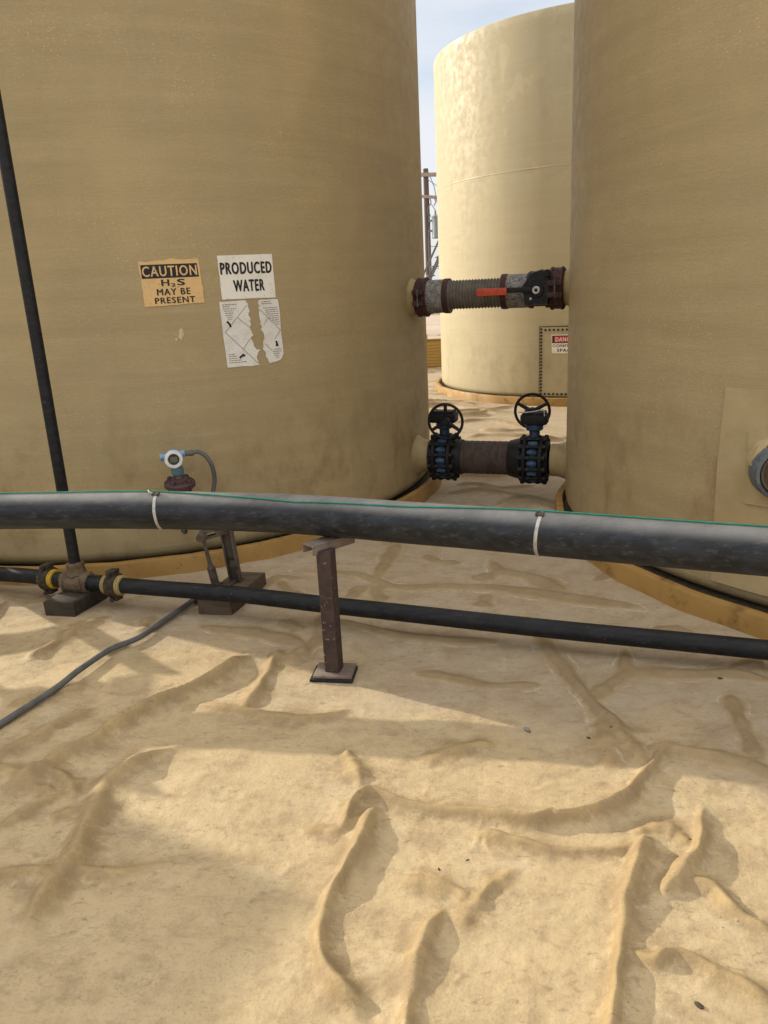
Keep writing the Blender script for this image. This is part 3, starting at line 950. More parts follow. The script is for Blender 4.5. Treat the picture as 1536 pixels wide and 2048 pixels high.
# ------------------------------------------------------------------ stickers
def jag(pts, amp, n=7, seed=1):
    """roughen an outline between its corner points"""
    g = np.random.default_rng(seed)
    out = []
    for (a, c) in zip(pts, pts[1:] + pts[:1]):
        out.append(a[:2])
        am = a[2] if len(a) > 2 else amp
        for k in range(1, n):
            t = k / n
            out.append((a[0] + (c[0] - a[0]) * t + g.normal(0, am), a[1] + (c[1] - a[1]) * t + g.normal(0, am * .025)))
    return out

c = cL
s = thing('caution_sign', 'orange CAUTION H2S sticker with black top bar, left of the white sign', 'sign', on_tank(c, -71, 1.55), 'stickers on the near tank')
curved_sheet('sticker', jag([(-75.2, 1.788, .10), (-67.1, 1.792, .05), (-66.85, 1.556, .05), (-75.1, 1.548, .05)], .05, 9, 3), c, M['orange_vinyl'], s)
curved_sheet('header', [(-75.0, 1.768), (-67.35, 1.768), (-67.25, 1.696), (-75.0, 1.696)], c, M['ink'], s, off=.0037, thick=.0004)
lettering([('CAUTION', -74.85, -67.5, 1.706, 1.759)], c, M['orange_vinyl'], s, .0047, bold=.03)
lettering([('H', -72.45, -71.45, 1.655, 1.688), ('2', -71.2, -70.6, 1.650, 1.667), ('S', -70.3, -69.35, 1.655, 1.688),
           ('MAY BE', -73.2, -68.7, 1.606, 1.640), ('PRESENT', -73.6, -68.15, 1.562, 1.594)], c, M['ink'], s, .0045, bold=.045)
s = thing('product_sign', 'white sticker reading PRODUCED WATER in bold black', 'sign', on_tank(c, -60.2, 1.56), 'stickers on the near tank')
curved_sheet('sticker', jag([(-64.4, 1.803, .01), (-56.05, 1.805, .01), (-56.0, 1.563, .02), (-64.3, 1.566, .02)], .02, 8, 4), c, M['paper'], s)
lettering([('PRODUCED', -64.1, -56.35, 1.702, 1.764), ('WATER', -62.4, -57.75, 1.606, 1.668)], c, M['ink'], s, .0045, bold=.075)

def print_lines(rows, c, parent, off=.0044):
    """rows of unreadably small print: broken thin bars"""
    bm = bmesh.new()
    g = np.random.default_rng(8)
    for d0, d1, z in rows:
        d = d0
        while d < d1:
            w = g.uniform(.18, .5)
            e = min(d + w, d1)
            hgt = .0042
            q = [on_tank(c, dd, zz, off) for dd, zz in ((d, z), (e, z), (e, z + hgt), (d, z + hgt))]
            bm.faces.new([bm.verts.new(p) for p in q])
            d = e + .09
    return obj('small_print', bm, M['ink_grey'], parent, smooth=0)

def strokes(segs, c, parent, wd=.003, mat='ink_grey', off=.0046, name='diamond_lines'):
    bm = bmesh.new()
    for (d0, z0), (d1, z1) in segs:
        n = 6
        s0, s1 = d0 * RT * math.pi / 180, d1 * RT * math.pi / 180
        L_ = math.hypot(s1 - s0, z1 - z0)
        nx, nz = -(z1 - z0) / L_ * wd / 2, (s1 - s0) / L_ * wd / 2
        pa = None
        for k in range(n + 1):
            t = k / n
            ss, zz = s0 + (s1 - s0) * t, z0 + (z1 - z0) * t
            a = bm.verts.new(on_tank(c, (ss + nx) / RT * 180 / math.pi, zz + nz, off))
            b_ = bm.verts.new(on_tank(c, (ss - nx) / RT * 180 / math.pi, zz - nz, off))
            if pa:
                bm.faces.new((pa[0], pa[1], b_, a))
            pa = (a, b_)
    return obj(name, bm, M[mat], parent, smooth=0)

s = thing('torn_placard', 'larger torn strip of white hazard placard, left one below PRODUCED WATER', 'placard', on_tank(c, -62.6, 1.19), 'torn placard strips')
curved_sheet('paper_strip', jag([(-64.78, 1.554, .01), (-60.9, 1.556, .06), (-60.5, 1.535, .16), (-60.3, 1.45, .16), (-60.35, 1.37, .16), (-60.15, 1.29, .2), (-59.6, 1.262, .12), (-59.95, 1.235, .16), (-59.7, 1.185, .08), (-64.55, 1.186, .03)], .05, 6, 5), c, M['paper_torn'], s)
print_lines([(-64.4, -62.3, 1.535), (-64.4, -63.4, 1.524), (-64.3, -62.4, 1.512), (-64.2, -62.8, 1.5), (-64.1, -62.9, 1.488), (-64.1, -63.0, 1.476), (-63.9, -63.1, 1.464), (-63.8, -63.2, 1.452)], c, s)
print_lines([(-64.2, -63.2, 1.256), (-64.2, -63.0, 1.245), (-64.2, -62.9, 1.233), (-64.2, -62.4, 1.221), (-64.2, -61.6, 1.209)], c, s)
strokes([((-60.7, 1.53), (-64.35, 1.385)), ((-64.35, 1.385), (-59.9, 1.20)), ((-62.3, 1.462), (-60.5, 1.40)), ((-61.9, 1.285), (-60.6, 1.345))], c, s, .0028)
strokes([((-63.95, 1.445), (-63.5, 1.425)), ((-63.6, 1.43), (-63.45, 1.412))], c, s, .012, 'ink', name='arrow_mark')
strokes([((-62.6, 1.235), (-62.1, 1.248)), ((-62.15, 1.255), (-61.75, 1.243))], c, s, .012, 'ink', name='arrow_mark')
s = thing('torn_placard', 'narrower torn placard strip, right of the larger torn strip', 'placard', on_tank(c, -57.1, 1.19), 'torn placard strips')
curved_sheet('paper_strip', jag([(-58.85, 1.553, .03), (-55.75, 1.553, .01), (-55.65, 1.53, .05), (-55.5, 1.235, .05), (-56.0, 1.205, .15), (-57.9, 1.188, .12), (-58.4, 1.225, .13), (-58.7, 1.29, .14), (-58.45, 1.36, .16), (-58.8, 1.43, .15), (-58.85, 1.5, .08)], .05, 5, 6), c, M['paper_torn'], s)
print_lines([(-58.4, -57.0, 1.54), (-58.4, -56.8, 1.529), (-58.2, -55.9, 1.505), (-57.9, -55.9, 1.493), (-57.9, -55.8, 1.481), (-57.8, -55.8, 1.469), (-57.5, -55.8, 1.457), (-57.4, -55.8, 1.445), (-57.0, -55.8, 1.433), (-56.7, -55.8, 1.421), (-56.4, -55.8, 1.409)], c, s)
print_lines([(-56.9, -55.8, 1.265), (-57.2, -55.8, 1.252), (-57.2, -56.2, 1.24), (-57.0, -56.2, 1.228), (-56.8, -56.3, 1.216)], c, s)
strokes([((-58.8, 1.50), (-55.7, 1.375)), ((-55.7, 1.375), (-56.8, 1.325)), ((-58.3, 1.415), (-57.5, 1.455)), ((-58.5, 1.305), (-57.3, 1.26))], c, s, .0028)
strokes([((-56.6, 1.315), (-56.35, 1.285)), ((-56.7, 1.292), (-56.3, 1.288))], c, s, .012, 'ink', name='arrow_mark')
g = np.random.default_rng(14)
def blob(d, z, rx, rz, sd):
    gg = np.random.default_rng(sd)
    return [(d + rx * math.cos(a) * gg.uniform(.6, 1.15), z + rz * math.sin(a) * gg.uniform(.6, 1.15)) for a in np.linspace(0, 2 * math.pi, 15)[:-1]]
s = thing('sticker_scrap', 'small white scrap of a peeled sticker under the CAUTION sticker', 'sticker', on_tank(c, -70.8, 1.36), 'stickers on the near tank')
curved_sheet('scrap', [(-71.15, 1.368), (-70.95, 1.392), (-70.85, 1.415), (-70.5, 1.425), (-70.25, 1.41), (-70.3, 1.385), (-70.6, 1.37), (-70.75, 1.352), (-70.9, 1.372)], c, M['bead'], s, off=.001)
curved_sheet('scrap', blob(-71.4, 1.366, .16, .009, 2), c, M['bead'], s, off=.001)
curved_sheet('scrap', blob(-71.35, 1.388, .09, .005, 3), c, M['bead'], s, off=.001)

s = thing('danger_sign', 'white DANGER CONFINED SPACE sign with red header on the far manway', 'sign', on_tank(cB, -113, .68))
curved_sheet('sticker', [(-117.45, .905), (-108.4, .905), (-108.4, .675), (-117.25, .675)], cB, M['paper'], s, off=.021)
curved_sheet('header', [(-117.2, .894), (-108.7, .894), (-108.7, .80), (-117.2, .80)], cB, M['ink'], s, off=.0228, thick=.0004)
curved_sheet('red_panel', [(-116.6, .886), (-109.3, .886), (-109.3, .808), (-116.6, .808)], cB, M['red'], s, off=.0234, thick=.0004)
lettering([('DANGER', -116.1, -109.8, .822, .872)], cB, M['white_ink'], s, .0245)
lettering([('CONFINED', -117.0, -108.9, .752, .786), ('SPACE', -115.6, -110.4, .694, .732)], cB, M['ink'], s, .0235)

# ------------------------------------------------------------------ upper line between the tanks
zu = lambda t: 1.5 + .022 * t
def coupling(t, z, parent, r=.138, w=.085):
    """bolted pipe coupling with lugs on two sides"""
    bm = bmesh.new()
    p = AX(t, z)
    add_lathe(bm, [(.09, -w / 2), (r - .012, -w / 2), (r, -w / 2 + .01), (r, -w / 2 + .022), (r - .006, -w / 2 + .028), (r - .006, w / 2 - .028), (r, w / 2 - .022), (r, w / 2 - .01), (r - .012, w / 2), (.09, w / 2)], axis_m(p, U), 40)
    out = Vector((-U.y * -1, -U.x, 0))
    side = Vector((U.y, -U.x, 0))
    for sg in (-1, 1):
        mm = Matrix.Translation(p + side * sg * (r + .008)) @ Matrix((( U.x, side.x, 0, 0), (U.y, side.y, 0, 0), (0, 0, 1, 0), (0, 0, 0, 1)))
        for dz in (-.038, .038):
            add_box(bm, (w * .95, .04, .034), mm @ Matrix.Translation((0, 0, dz)), .006)
    o = obj('coupling', bm, M['rust'], parent)
    bm = bmesh.new()
    add_cyl(bm, p + side * (r + .02) + Vector((0, 0, -.062)), (0, 0, 1), .009, 0, .124, 12, .002)
    add_cyl(bm, p + side * (r + .02) + Vector((0, 0, -.054)), (0, 0, 1), .016, 0, .016, 6)
    add_cyl(bm, p + side * (r + .02) + Vector((0, 0, .038)), (0, 0, 1), .016, 0, .016, 6)
    obj('bolt', bm, M['bolt'], o)
    return o
def sleeve(t0, t1, parent, r=.115, bands=()):
    bm = bmesh.new()
    p = AX(0, zu((t0 + t1) / 2))
    add_lathe(bm, [(.08, t0), (r - .006, t0), (r, t0 + .006), (r, t1 - .006), (r - .006, t1), (.08, t1)], axis_m(p, U), 48)
    o = obj('sleeve', bm, M['galv'], parent)
    for tb, w in bands:
        bm = bmesh.new()
        add_lathe(bm, [(r - .01, tb - w / 2), (r + .004, tb - w / 2), (r + .005, tb), (r + .004, tb + w / 2), (r - .01, tb + w / 2)], axis_m(p, U), 48)
        obj('sleeve_band', bm, M['rust'], o)
    return o
fc = thing('flexible_connector', 'upper ribbed hose with speckled sleeves and rusty couplings bridging two tanks', 'hose', AX(.3, 1.35))
coupling(.082, zu(.08), fc)
sleeve(.11, .285, fc, .116, ((.262, .04),))
bm = bmesh.new()
prof = [(.07, .26)]
n = 17
for i in range(n):
    t0 = .275 + (.66 - .275) * i / n
    w = (.66 - .275) / n
    prof += [(.086, t0 + .05 * w), (.098, t0 + .3 * w), (.1015, t0 + .5 * w), (.098, t0 + .7 * w), (.086, t0 + .95 * w)]
prof.append((.07, .67))
add_lathe(bm, prof, axis_m(AX(0, zu(.46)), U), 56)
obj('ribbed_hose', bm, M['hose'], fc, smooth=60)
sleeve(.65, .84, fc, .114, ((.675, .04),))
coupling(1.035, zu(1.02), fc, .142, .10)
side = Vector((U.y, -U.x, 0))                       # towards the camera

bv = thing('butterfly_valve', 'small black lever valve with red grip on the upper line', 'valve', AX(.92, 1.4))
bm = bmesh.new()
p = AX(.915, zu(.915))
add_lathe(bm, [(.08, -.075), (.118, -.075), (.124, -.065), (.124, -.045), (.112, -.04), (.112, .04), (.124, .045), (.124, .065), (.118, .075), (.08, .075)], axis_m(p, U), 40)
obj('body', bm, M['rust'], bv)
bm = bmesh.new()
mm = Matrix(((U.x, 0, side.x, p.x), (U.y, 0, side.y, p.y), (0, 1, 0, p.z), (0, 0, 0, 1)))
# the plate the lever sits on: an irregular five sided casting facing the camera
outl = [(-.085, -.10), (.075, -.10), (.088, .02), (.078, .118), (.03, .132), (-.04, .115), (-.10, .03)]
lo = [bm.verts.new(mm @ Vector((x, y, .112))) for x, y in outl]
hi = [bm.verts.new(mm @ Vector((x * .94, y * .94, .152))) for x, y in outl]
bm.faces.new(lo)
bm.faces.new(hi)
for i in range(len(outl)):
    j = (i + 1) % len(outl)
    bm.faces.new((lo[i], lo[j], hi[j], hi[i]))
add_cyl(bm, mm @ Vector((.07, .105, .14)), side, .024, 0, .03, 16, .004)
add_cyl(bm, mm @ Vector((0, 0, .15)), side, .05, 0, .012, 24, .004)
obj('throttle_plate', bm, M['black'], bv)
bm = bmesh.new()
add_cyl(bm, mm @ Vector((.0, .0, .162)), side, .026, 0, .020, 20, .003)
hub = obj('stem_nut', bm, M['steel'], bv)
bm = bmesh.new()
add_cyl(bm, mm @ Vector((.0, .0, .18)), side, .012, 0, .006, 6)
obj('nut_socket', bm, M['black'], hub)
bm = bmesh.new()
add_cyl(bm, mm @ Vector((-.04, -.055, .15)), side, .009, 0, .008, 12, .002)
obj('screw', bm, M['steel'], bv)
bm = bmesh.new()
add_box(bm, (.19, .034, .014), mm @ Matrix.Translation((-.115, .006, .168)), .004)
lev = obj('lever', bm, M['black'], bv)
bm = bmesh.new()
add_box(bm, (.205, .048, .020), mm @ Matrix.Translation((-.300, .000, .168)), .005)
obj('grip', bm, M['grip'], lev)

# ------------------------------------------------------------------ lower line: two handwheel valves and a hose
zl = .33
fh = thing('flexible_hose', 'lower brown flexible hose between the two handwheel valves', 'hose', AX(.52, .2))
bm = bmesh.new()
prof = [(.08, .27)]
for i in range(40):
    t0 = .28 + .46 * i / 40
    prof += [(.1230 + .001 * math.sin(i * 1.7), t0), (.1240 + .001 * math.sin(i * 1.7 + 1), t0 + .006)]
prof.append((.08, .745))
add_lathe(bm, prof, axis_m(AX(0, zl), U), 56)
obj('hose_body', bm, M['hose_low'], fh, smooth=60)
for t0, t1, r0, r1 in ((.285, .355, .132, .128), (.700, .800, .128, .150)):
    bm = bmesh.new()
    add_lathe(bm, [(.10, t0), (r0, t0), (r0 + .004, t0 + .008), (r1 + .004, t1 - .008), (r1, t1), (.10, t1)], axis_m(AX(0, zl), U), 48)
    obj('hose_collar', bm, M['black'], fh)

def gear_valve(tc, z, label, wheel_front, wheel_z, spokes, wheel_t):
    g = thing('handwheel_valve', label, 'valve', AX(tc, z - .18), 'handwheel valves on the lower line')
    p = AX(0, z)
    am = axis_m(p, U)
    # lugged blue body
    bm = bmesh.new()
    seg = 120
    for (r_in, r_out, z0, z1) in ((.09, .150, tc - .036, tc + .036),):
        rings = []
        for zz, k in ((z0, 0), (z0 + .008, 1), (z1 - .008, 1), (z1, 0)):
            ring = []
            for i in range(seg):
                a = 2 * math.pi * i / seg
                lug = max(0, math.cos(a * 12)) ** .6
                rr = r_out + .020 * lug - (0 if k else .005)
                ring.append(bm.verts.new(am @ Vector((rr * math.cos(a), rr * math.sin(a), zz))))
            rings.append(ring)
        for a_, b_ in zip(rings, rings[1:]):
            for i in range(seg):
                j = (i + 1) % seg
                bm.faces.new((a_[i], a_[j], b_[j], b_[i]))
        bm.faces.new(rings[0])
        bm.faces.new(rings[-1])
    # neck for the stem
    add_cyl(bm, AX(tc, z), (0, 0, 1), .038, .14, .225, 24, .006)
    add_cyl(bm, AX(tc, z), (0, 0, 1), .062, .218, .262, 24, .008)
    obj('body', bm, M['blue'], g)
    for sg in (-1, 1):
        bm = bmesh.new()
        f0, f1 = tc + sg * .042, tc + sg * .074
        lo_, hi_ = min(f0, f1), max(f0, f1)
        add_lathe(bm, [(.10, lo_), (.164, lo_), (.172, lo_ + .006), (.172, hi_ - .006), (.164, hi_), (.132, hi_ + .004 * sg), (.10, hi_)], am, 60)
        hub0, hub1 = sorted((tc + sg * .072, tc + sg * .105))
        add_lathe(bm, [(.10, hub0), (.138, hub0), (.134, hub1), (.10, hub1)], am, 48)
        obj('flange', bm, M['black'], g)
    first = None
    for i in range(12):
        a = 2 * math.pi * (i + .5) / 12
        q = am @ Vector((.162 * math.cos(a), .162 * math.sin(a), tc))
        if first is None:
            bm = bmesh.new()
            add_cyl(bm, q, U, .0115, -.098, .098, 10, .002)
            for sg in (-1, 1):
                add_cyl(bm, q + U * sg * .082, U, .021, -.012, .012, 6)
                add_cyl(bm, q + U * sg * .030, U, .018, -.013, .013, 6)
            first = obj('bolt', bm, M['black'], g, origin=q)
        else:
            o = first.copy()
            link(o, g)
            o.location = q - world_loc(g)
    # worm gear housing
    bm = bmesh.new()
    top = AX(tc, z + .30)
    sideM = Matrix(((U.x, side.x, 0, top.x), (U.y, side.y, 0, top.y), (0, 0, 1, top.z), (0, 0, 0, 1)))
    add_box(bm, (.19, .13, .072), sideM, .014)
    add_box(bm, (.15, .10, .02), sideM @ Matrix.Translation((0, 0, .042)), .006)
    for dx in (-.07, .07):
        for dy in (-.04, .04):
            add_cyl(bm, sideM @ Vector((dx, dy, .036)), (0, 0, 1), .011, 0, .018, 6)
    sg = 1 if wheel_front else -1
    add_cyl(bm, sideM @ Vector((wheel_t - tc, 0, wheel_z - z - .30)), side * sg, .022, 0, .155, 16)
    add_cyl(bm, sideM @ Vector((wheel_t - tc, 0, wheel_z - z - .30)), side * sg, .038, .04, .085, 20, .005)
    obj('gear_housing', bm, M['black'], g)
    bm = bmesh.new()
    ctr = AX(wheel_t, wheel_z) + side * sg * .15
    wd = (side * sg + U * (.10 if wheel_front else -.05)).normalized()
    uu = U
    wm = Matrix(((uu.x, 0, wd.x, ctr.x), (uu.y, 0, wd.y, ctr.y), (0, 1, wd.z, ctr.z), (0, 0, 0, 1)))
    add_torus(bm, wm, .126, .0105, 64, 12)
    hw = obj('handwheel', bm, M['black'], g)
    for a in spokes:
        bm = bmesh.new()
        e = wm @ Vector((.125 * math.cos(R_(a)), .125 * math.sin(R_(a)), 0))
        add_tube(bm, [ctr - wd * .012, ctr * .5 + e * .5 - wd * .006, e], [.017, .014, .012], 10)
        obj('spoke', bm, M['black'], hw)
    bm = bmesh.new()
    add_cyl(bm, ctr - wd * .03, wd, .028, 0, .05, 20, .006)
    obj('hub', bm, M['black'], hw)
    return g
gear_valve(.212, zl, 'handwheel valve nearest the PRODUCED WATER tank, wheel standing in front of its gearbox', True, .625, (90, 212, 328), .262)
v2 = gear_valve(.885, zl - .005, 'handwheel valve nearest the right tank, brighter blue body, wheel behind its gearbox', False, .655, (28, 152, 270), .845)
bm = bmesh.new()
add_tube(bm, smooth_path([AX(.78, .68) + side * .06, AX(.84, .683) + side * .075, AX(.90, .688) + side * .05, AX(.955, .70) + side * .06, AX(.965, .655) + side * .075]), .004, 8)
obj('tie_wire', bm, M['steel'], v2)

# ------------------------------------------------------------------ big black pipe with its straps and cable
PIPE = [(-6.2, 3.62, .69), (-4.2, 3.66, .69), (-2.8, 3.575, .688), (-1.775, 3.444, .685), (-1.381, 3.387, .685), (-.982, 3.308, .686), (-.58, 3.205, .687), (-.247, 3.087, .687),
        (.062, 2.955, .685), (.349, 2.835, .684), (.595, 2.721, .684), (.934, 2.565, .685), (1.278, 2.412, .685), (2.2, 2.0, .685), (3.4, 1.42, .69)]
RP = .0845
pp = smooth_path(PIPE, 10)
bm = bmesh.new()
add_tube(bm, pp, RP, 56)
pipe = tag(obj('large_pipe', bm, M['poly'], origin=(-.247, 3.087, .6)), 'thick dusty black pipe crossing the whole picture on the steel post', 'pipe')
def pipe_at(x):
    for a, b_ in zip(pp, pp[1:]):
        if a.x <= x <= b_.x:
            t = (x - a.x) / (b_.x - a.x)
            return a.lerp(b_, t), (b_ - a).normalized()
def strap(x, label, tilt, tail=False):
    p, d = pipe_at(x)
    s = thing('pipe_strap', label, 'strap', p - Vector((0, 0, RP)), 'metal straps round the large pipe')
    d2 = (d + Vector((0, 0, tilt[1])) + Vector((d.y, -d.x, 0)) * tilt[0]).normalized()
    bm = bmesh.new()
    add_lathe(bm, [(RP - .001, -.0065), (RP + .0018, -.0065), (RP + .0022, 0), (RP + .0018, .0065), (RP - .001, .0065)], axis_m(p, d2), 64)
    obj('band', bm, M['steel'], s)
    bm = bmesh.new()
    n_ = Vector((d.y, -d.x, 0)).normalized()
    q = p + Vector((0, 0, 1)) * RP * .93 + n_ * RP * .34
    nrm = (q - p).normalized()
    tang = nrm.cross(d).normalized()
    bx = Matrix(((d.x, tang.x, nrm.x, q.x), (d.y, tang.y, nrm.y, q.y), (d.z, tang.z, nrm.z, q.z), (0, 0, 0, 1)))
    add_box(bm, (.022, .018, .007), bx @ Matrix.Translation((0, 0, .006)), .002)
    add_box(bm, (.005, .022, .010), bx @ Matrix.Translation((-.014, 0, .008)), .001)
    add_box(bm, (.005, .022, .010), bx @ Matrix.Translation((.012, 0, .008)), .001)
    obj('buckle', bm, M['stand'], s)
    if not tail:
        return
    bm = bmesh.new()
    add_tube(bm, [q + nrm * .008 - d * .01, q + nrm * .012 - d * .035 + tang * .006, q + nrm * .004 - d * .05 + tang * .03], .0035, 8)
    obj('loose_end', bm, M['steel'], s)
strap(-.99, 'metal strap round the large pipe in front of the pressure gauge', (-.12, .05), True)
strap(.585, 'metal strap round the large pipe below the right handwheel valve', (.06, -.05))
# green cable lying along the top of the pipe
cab = []
for i, q in enumerate(pp):
    if -4.5 < q.x < 3.2:
        d = (pp[min(i + 1, len(pp) - 1)] - pp[i - 1]).normalized()
        n_ = Vector((d.y, -d.x, 0)).normalized()
        x = q.x
        # angle from the top, towards the camera
        a = np.interp(x, [-4.5, -2.2, -1.6, -1.0, -.75, -.35, .1, .55, 1.3, 3.2], [6, 4, 6, 3, 18, 38, 26, 3, 2, 4]) + 1.5 * math.sin(x * 7)
        rr = RP + .0045
        cab.append(q + Vector((0, 0, 1)) * rr * math.cos(R_(a)) + n_ * rr * math.sin(R_(a)))
bm = bmesh.new()
add_tube(bm, smooth_path(cab, 3), .0032, 10)
tag(obj('green_cable', bm, M['cable'], origin=(-.247, 3.087, .76)), 'thin green cable lying along the top of the thick black pipe', 'cable')

# ------------------------------------------------------------------ post under the pipe
gz = ground_z(-.25, 2.97)
ps = thing('pipe_support', 'rusty steel post with square foot plate holding up the thick pipe', 'post', (-.248, 2.978, gz))
zr = Matrix.Translation((-.249, 2.978, 0)) @ Matrix.Rotation(R_(-9), 4, 'Z')
bm = bmesh.new()
add_box(bm, (.185, .135, .012), zr @ Matrix.Translation((0, 0, gz + .008)), .003)
obj('rubber_pad', bm, M['rubber'], ps)
bm = bmesh.new()
add_box(bm, (.168, .125, .012), zr @ Matrix.Translation((.004, .004, gz + .021)), .003)
obj('foot_plate', bm, M['saddle'], ps)
bm = bmesh.new()
add_box(bm, (.064, .064, .575 - gz - .026), Matrix.Translation((-.247, 2.983, (.575 + gz + .026) / 2)) @ Matrix.Rotation(R_(-18), 4, 'Z'), .007)
obj('upright', bm, M['rust_post'], ps)
d = Vector((.115, .10, 0)).normalized()
q = Vector((-.236, 3.047, .588))
bx = Matrix(((d.x, -d.y, 0, q.x), (d.y, d.x, 0, q.y), (0, 0, 1, q.z), (0, 0, 0, 1)))
bm = bmesh.new()
add_box(bm, (.22, .075, .007), bx @ Matrix.Translation((0, 0, .010)), .002)
add_box(bm, (.22, .007, .034), bx @ Matrix.Translation((0, .034, -.0105)), .002)
add_box(bm, (.22, .007, .034), bx @ Matrix.Translation((0, -.034, -.0105)), .002)
obj('saddle', bm, M['saddle'], ps)

# ------------------------------------------------------------------ blocks
def block(corner_fl, corner_fr, length, z1, label, mat):
    fl, fr = Vector((*corner_fl, 0)), Vector((*corner_fr, 0))
    ex = (fr - fl).normalized()
    ey = Vector((-ex.y, ex.x, 0))
    ey = (ey + ex * .12).normalized()
    w = (fr - fl).length
    bm = bmesh.new()
    ctr = (fl + fr) / 2 + ey * length / 2
    zb = -.006
    mm = Matrix(((ey.x, ex.x, 0, ctr.x), (ey.y, ex.y, 0, ctr.y), (0, 0, 1, (z1 + zb) / 2), (0, 0, 0, 1)))
    add_box(bm, (length, w, z1 - zb), mm, .005)
    g = np.random.default_rng(int(length * 1000))
    for v in bm.verts:
        v.co += Vector(g.normal(0, .0012, 3))
    o = obj('timber_block', bm, M[mat], origin=(ctr.x, ctr.y, 0))
    return tag(o, label, 'block', 'blocks under the thin pipe'), ex, ey, ctr
b1, ex1, ey1, c1 = block((-1.822, 3.785), (-1.650, 3.750), .40, .088, 'dark timber block carrying the taped tee of the thin pipe', 'timber_dark')
b2, ex2, ey2, c2 = block((-.990, 3.708), (-.812, 3.672), .41, .088, 'timber block carrying the small upright frame, thin pipe crossing it', 'timber')

# ------------------------------------------------------------------ small frame standing on the second block
fr = thing('adjustable_stand', 'small grimy upright frame of two legs and a slotted top bar', 'stand', (-.89, 3.93, .088))
bm = bmesh.new()
tl, tr = Vector((-.968, 3.89, .372)), Vector((-.842, 3.93, .398))
bl, br = Vector((-.930, 3.90, .09)), Vector((-.828, 3.96, .09))
dx = (tr - tl).normalized()
def bar(bm, a, c_, w, t, bev=.003, side_v=Vector((0, 1, 0))):
    a, c_ = Vector(a), Vector(c_)
    d = (c_ - a).normalized()
    s_ = d.cross(side_v).normalized()
    n_ = s_.cross(d).normalized()
    m_ = (a + c_) / 2
    add_box(bm, ((c_ - a).length, w, t), Matrix(((d.x, s_.x, n_.x, m_.x), (d.y, s_.y, n_.y, m_.y), (d.z, s_.z, n_.z, m_.z), (0, 0, 0, 1))), bev)
# slotted top bar: two rails and end blocks round an open slot
bar(bm, tl + Vector((-.014, 0, .017)), tr + Vector((.012, 0, .017)), .014, .05)
bar(bm, tl + Vector((-.014, 0, -.017)), tr + Vector((.012, 0, -.017)), .014, .05)
bar(bm, tl - dx * .014, tl + dx * .026, .022, .048)
bar(bm, tl + dx * .068, tr + dx * .012, .022, .048)
add_cyl(bm, tl - dx * .004 + Vector((0, .0, 0)), (0, -1, 0), .024, -.03, .034, 20, .003)
obj('top_bar', bm, M['stand'], fr)
bm = bmesh.new()
bar(bm, br + Vector((-.004, 0, 0)), tr + Vector((-.006, 0, -.02)), .052, .010, .002)
bar(bm, br + Vector((.026, -.022, 0)), tr + Vector((.024, -.022, .012)), .014, .052, .003)
bar(bm, br + Vector((-.030, -.012, 0)), tr + Vector((-.032, -.012, -.02)), .010, .030, .002)
bar(bm, br + Vector((0, -.024, .085)), br + Vector((-.0, -.024, .125)), .04, .012, .003)
obj('leg', bm, M['stand'], fr)
bm = bmesh.new()
add_tube(bm, [bl + Vector((0, 0, .0)), bl.lerp(tl, .36)], .022, 16)
add_tube(bm, [bl.lerp(tl, .36), bl.lerp(tl, .46), tl], [.017, .011, .010], 14)
obj('leg', bm, M['stand'], fr)
bm = bmesh.new()
add_box(bm, (.15, .05, .006), Matrix.Translation((br.x - .015, br.y - .03, .0925)) @ Matrix.Rotation(R_(62), 4, 'Z'), .001)
add_box(bm, (.07, .045, .006), Matrix.Translation((bl.x, bl.y, .0925)) @ Matrix.Rotation(R_(62), 4, 'Z'), .001)
obj('base_plate', bm, M['stand'], fr)

# ------------------------------------------------------------------ thin pipe, tee and riser
SM = [(-7.0, 5.3, .13), (-4.0, 4.68, .13), (-2.65, 4.26, .133), (-2.199, 4.129, .133), (-2.003, 4.07, .133), (-1.689, 3.943, .133), (-1.253, 3.796, .133), (-.887, 3.681, .133), (-.69, 3.612, .132), (-.309, 3.47, .125),
      (.052, 3.345, .118), (.71, 3.115, .105), (1.54, 2.835, .095), (2.6, 2.45, .08), (4, 1.9, .08)]
sp = smooth_path(SM, 8)
bm = bmesh.new()
add_tube(bm, sp, .0415, 32)
tp = tag(obj('thin_pipe', bm, M['poly_small'], origin=(-.309, 3.47, .08)), 'thinner black pipe running low across the ground behind the post', 'pipe')
def thin_at(x):
    for a, b_ in zip(sp, sp[1:]):
        if a.x <= x <= b_.x:
            return a.lerp(b_, (x - a.x) / (b_.x - a.x)), (b_ - a).normalized()
p, d = thin_at(-1.685)
tee = thing('pipe_tee', 'mud brown taped tee joining the upright pipe to the thin pipe', 'fitting', p - Vector((0, 0, .05)))
bm = bmesh.new()
am = axis_m(p, d)
add_lathe(bm, [(.044, -.085), (.056, -.083), (.060, -.07), (.057, -.055), (.060, -.03), (.058, 0), (.060, .03), (.057, .05), (.060, .068), (.054, .082), (.044, .085)], am, 36)
add_lathe(bm, [(.042, .02), (.054, .05), (.046, .075), (.044, .088), (.046, .092), (.046, .108), (.040, .112), (.028, .114)], axis_m(p, (0, 0, 1)), 36)
for v in bm.verts:
    v.co += Vector((random.gauss(0, 1), random.gauss(0, 1), random.gauss(0, 1))) * .0022
obj('tee_body', bm, M['tee'], tee)
n_ = Vector((d.y, -d.x, 0))
for o_, e in ((-.06, -.055), (.062, .05)):
    bm = bmesh.new()
    a = p + d * o_ + n_ * .055
    add_tube(bm, [a + Vector((0, 0, .02)), a + n_ * .012 + Vector((0, 0, -.01)), a + n_ * .004 + d * .004 + Vector((0, 0, e))], [.006, .005, .002], 6)
    obj('tape_end', bm, M['tee'], tee)
ris = bmesh.new()
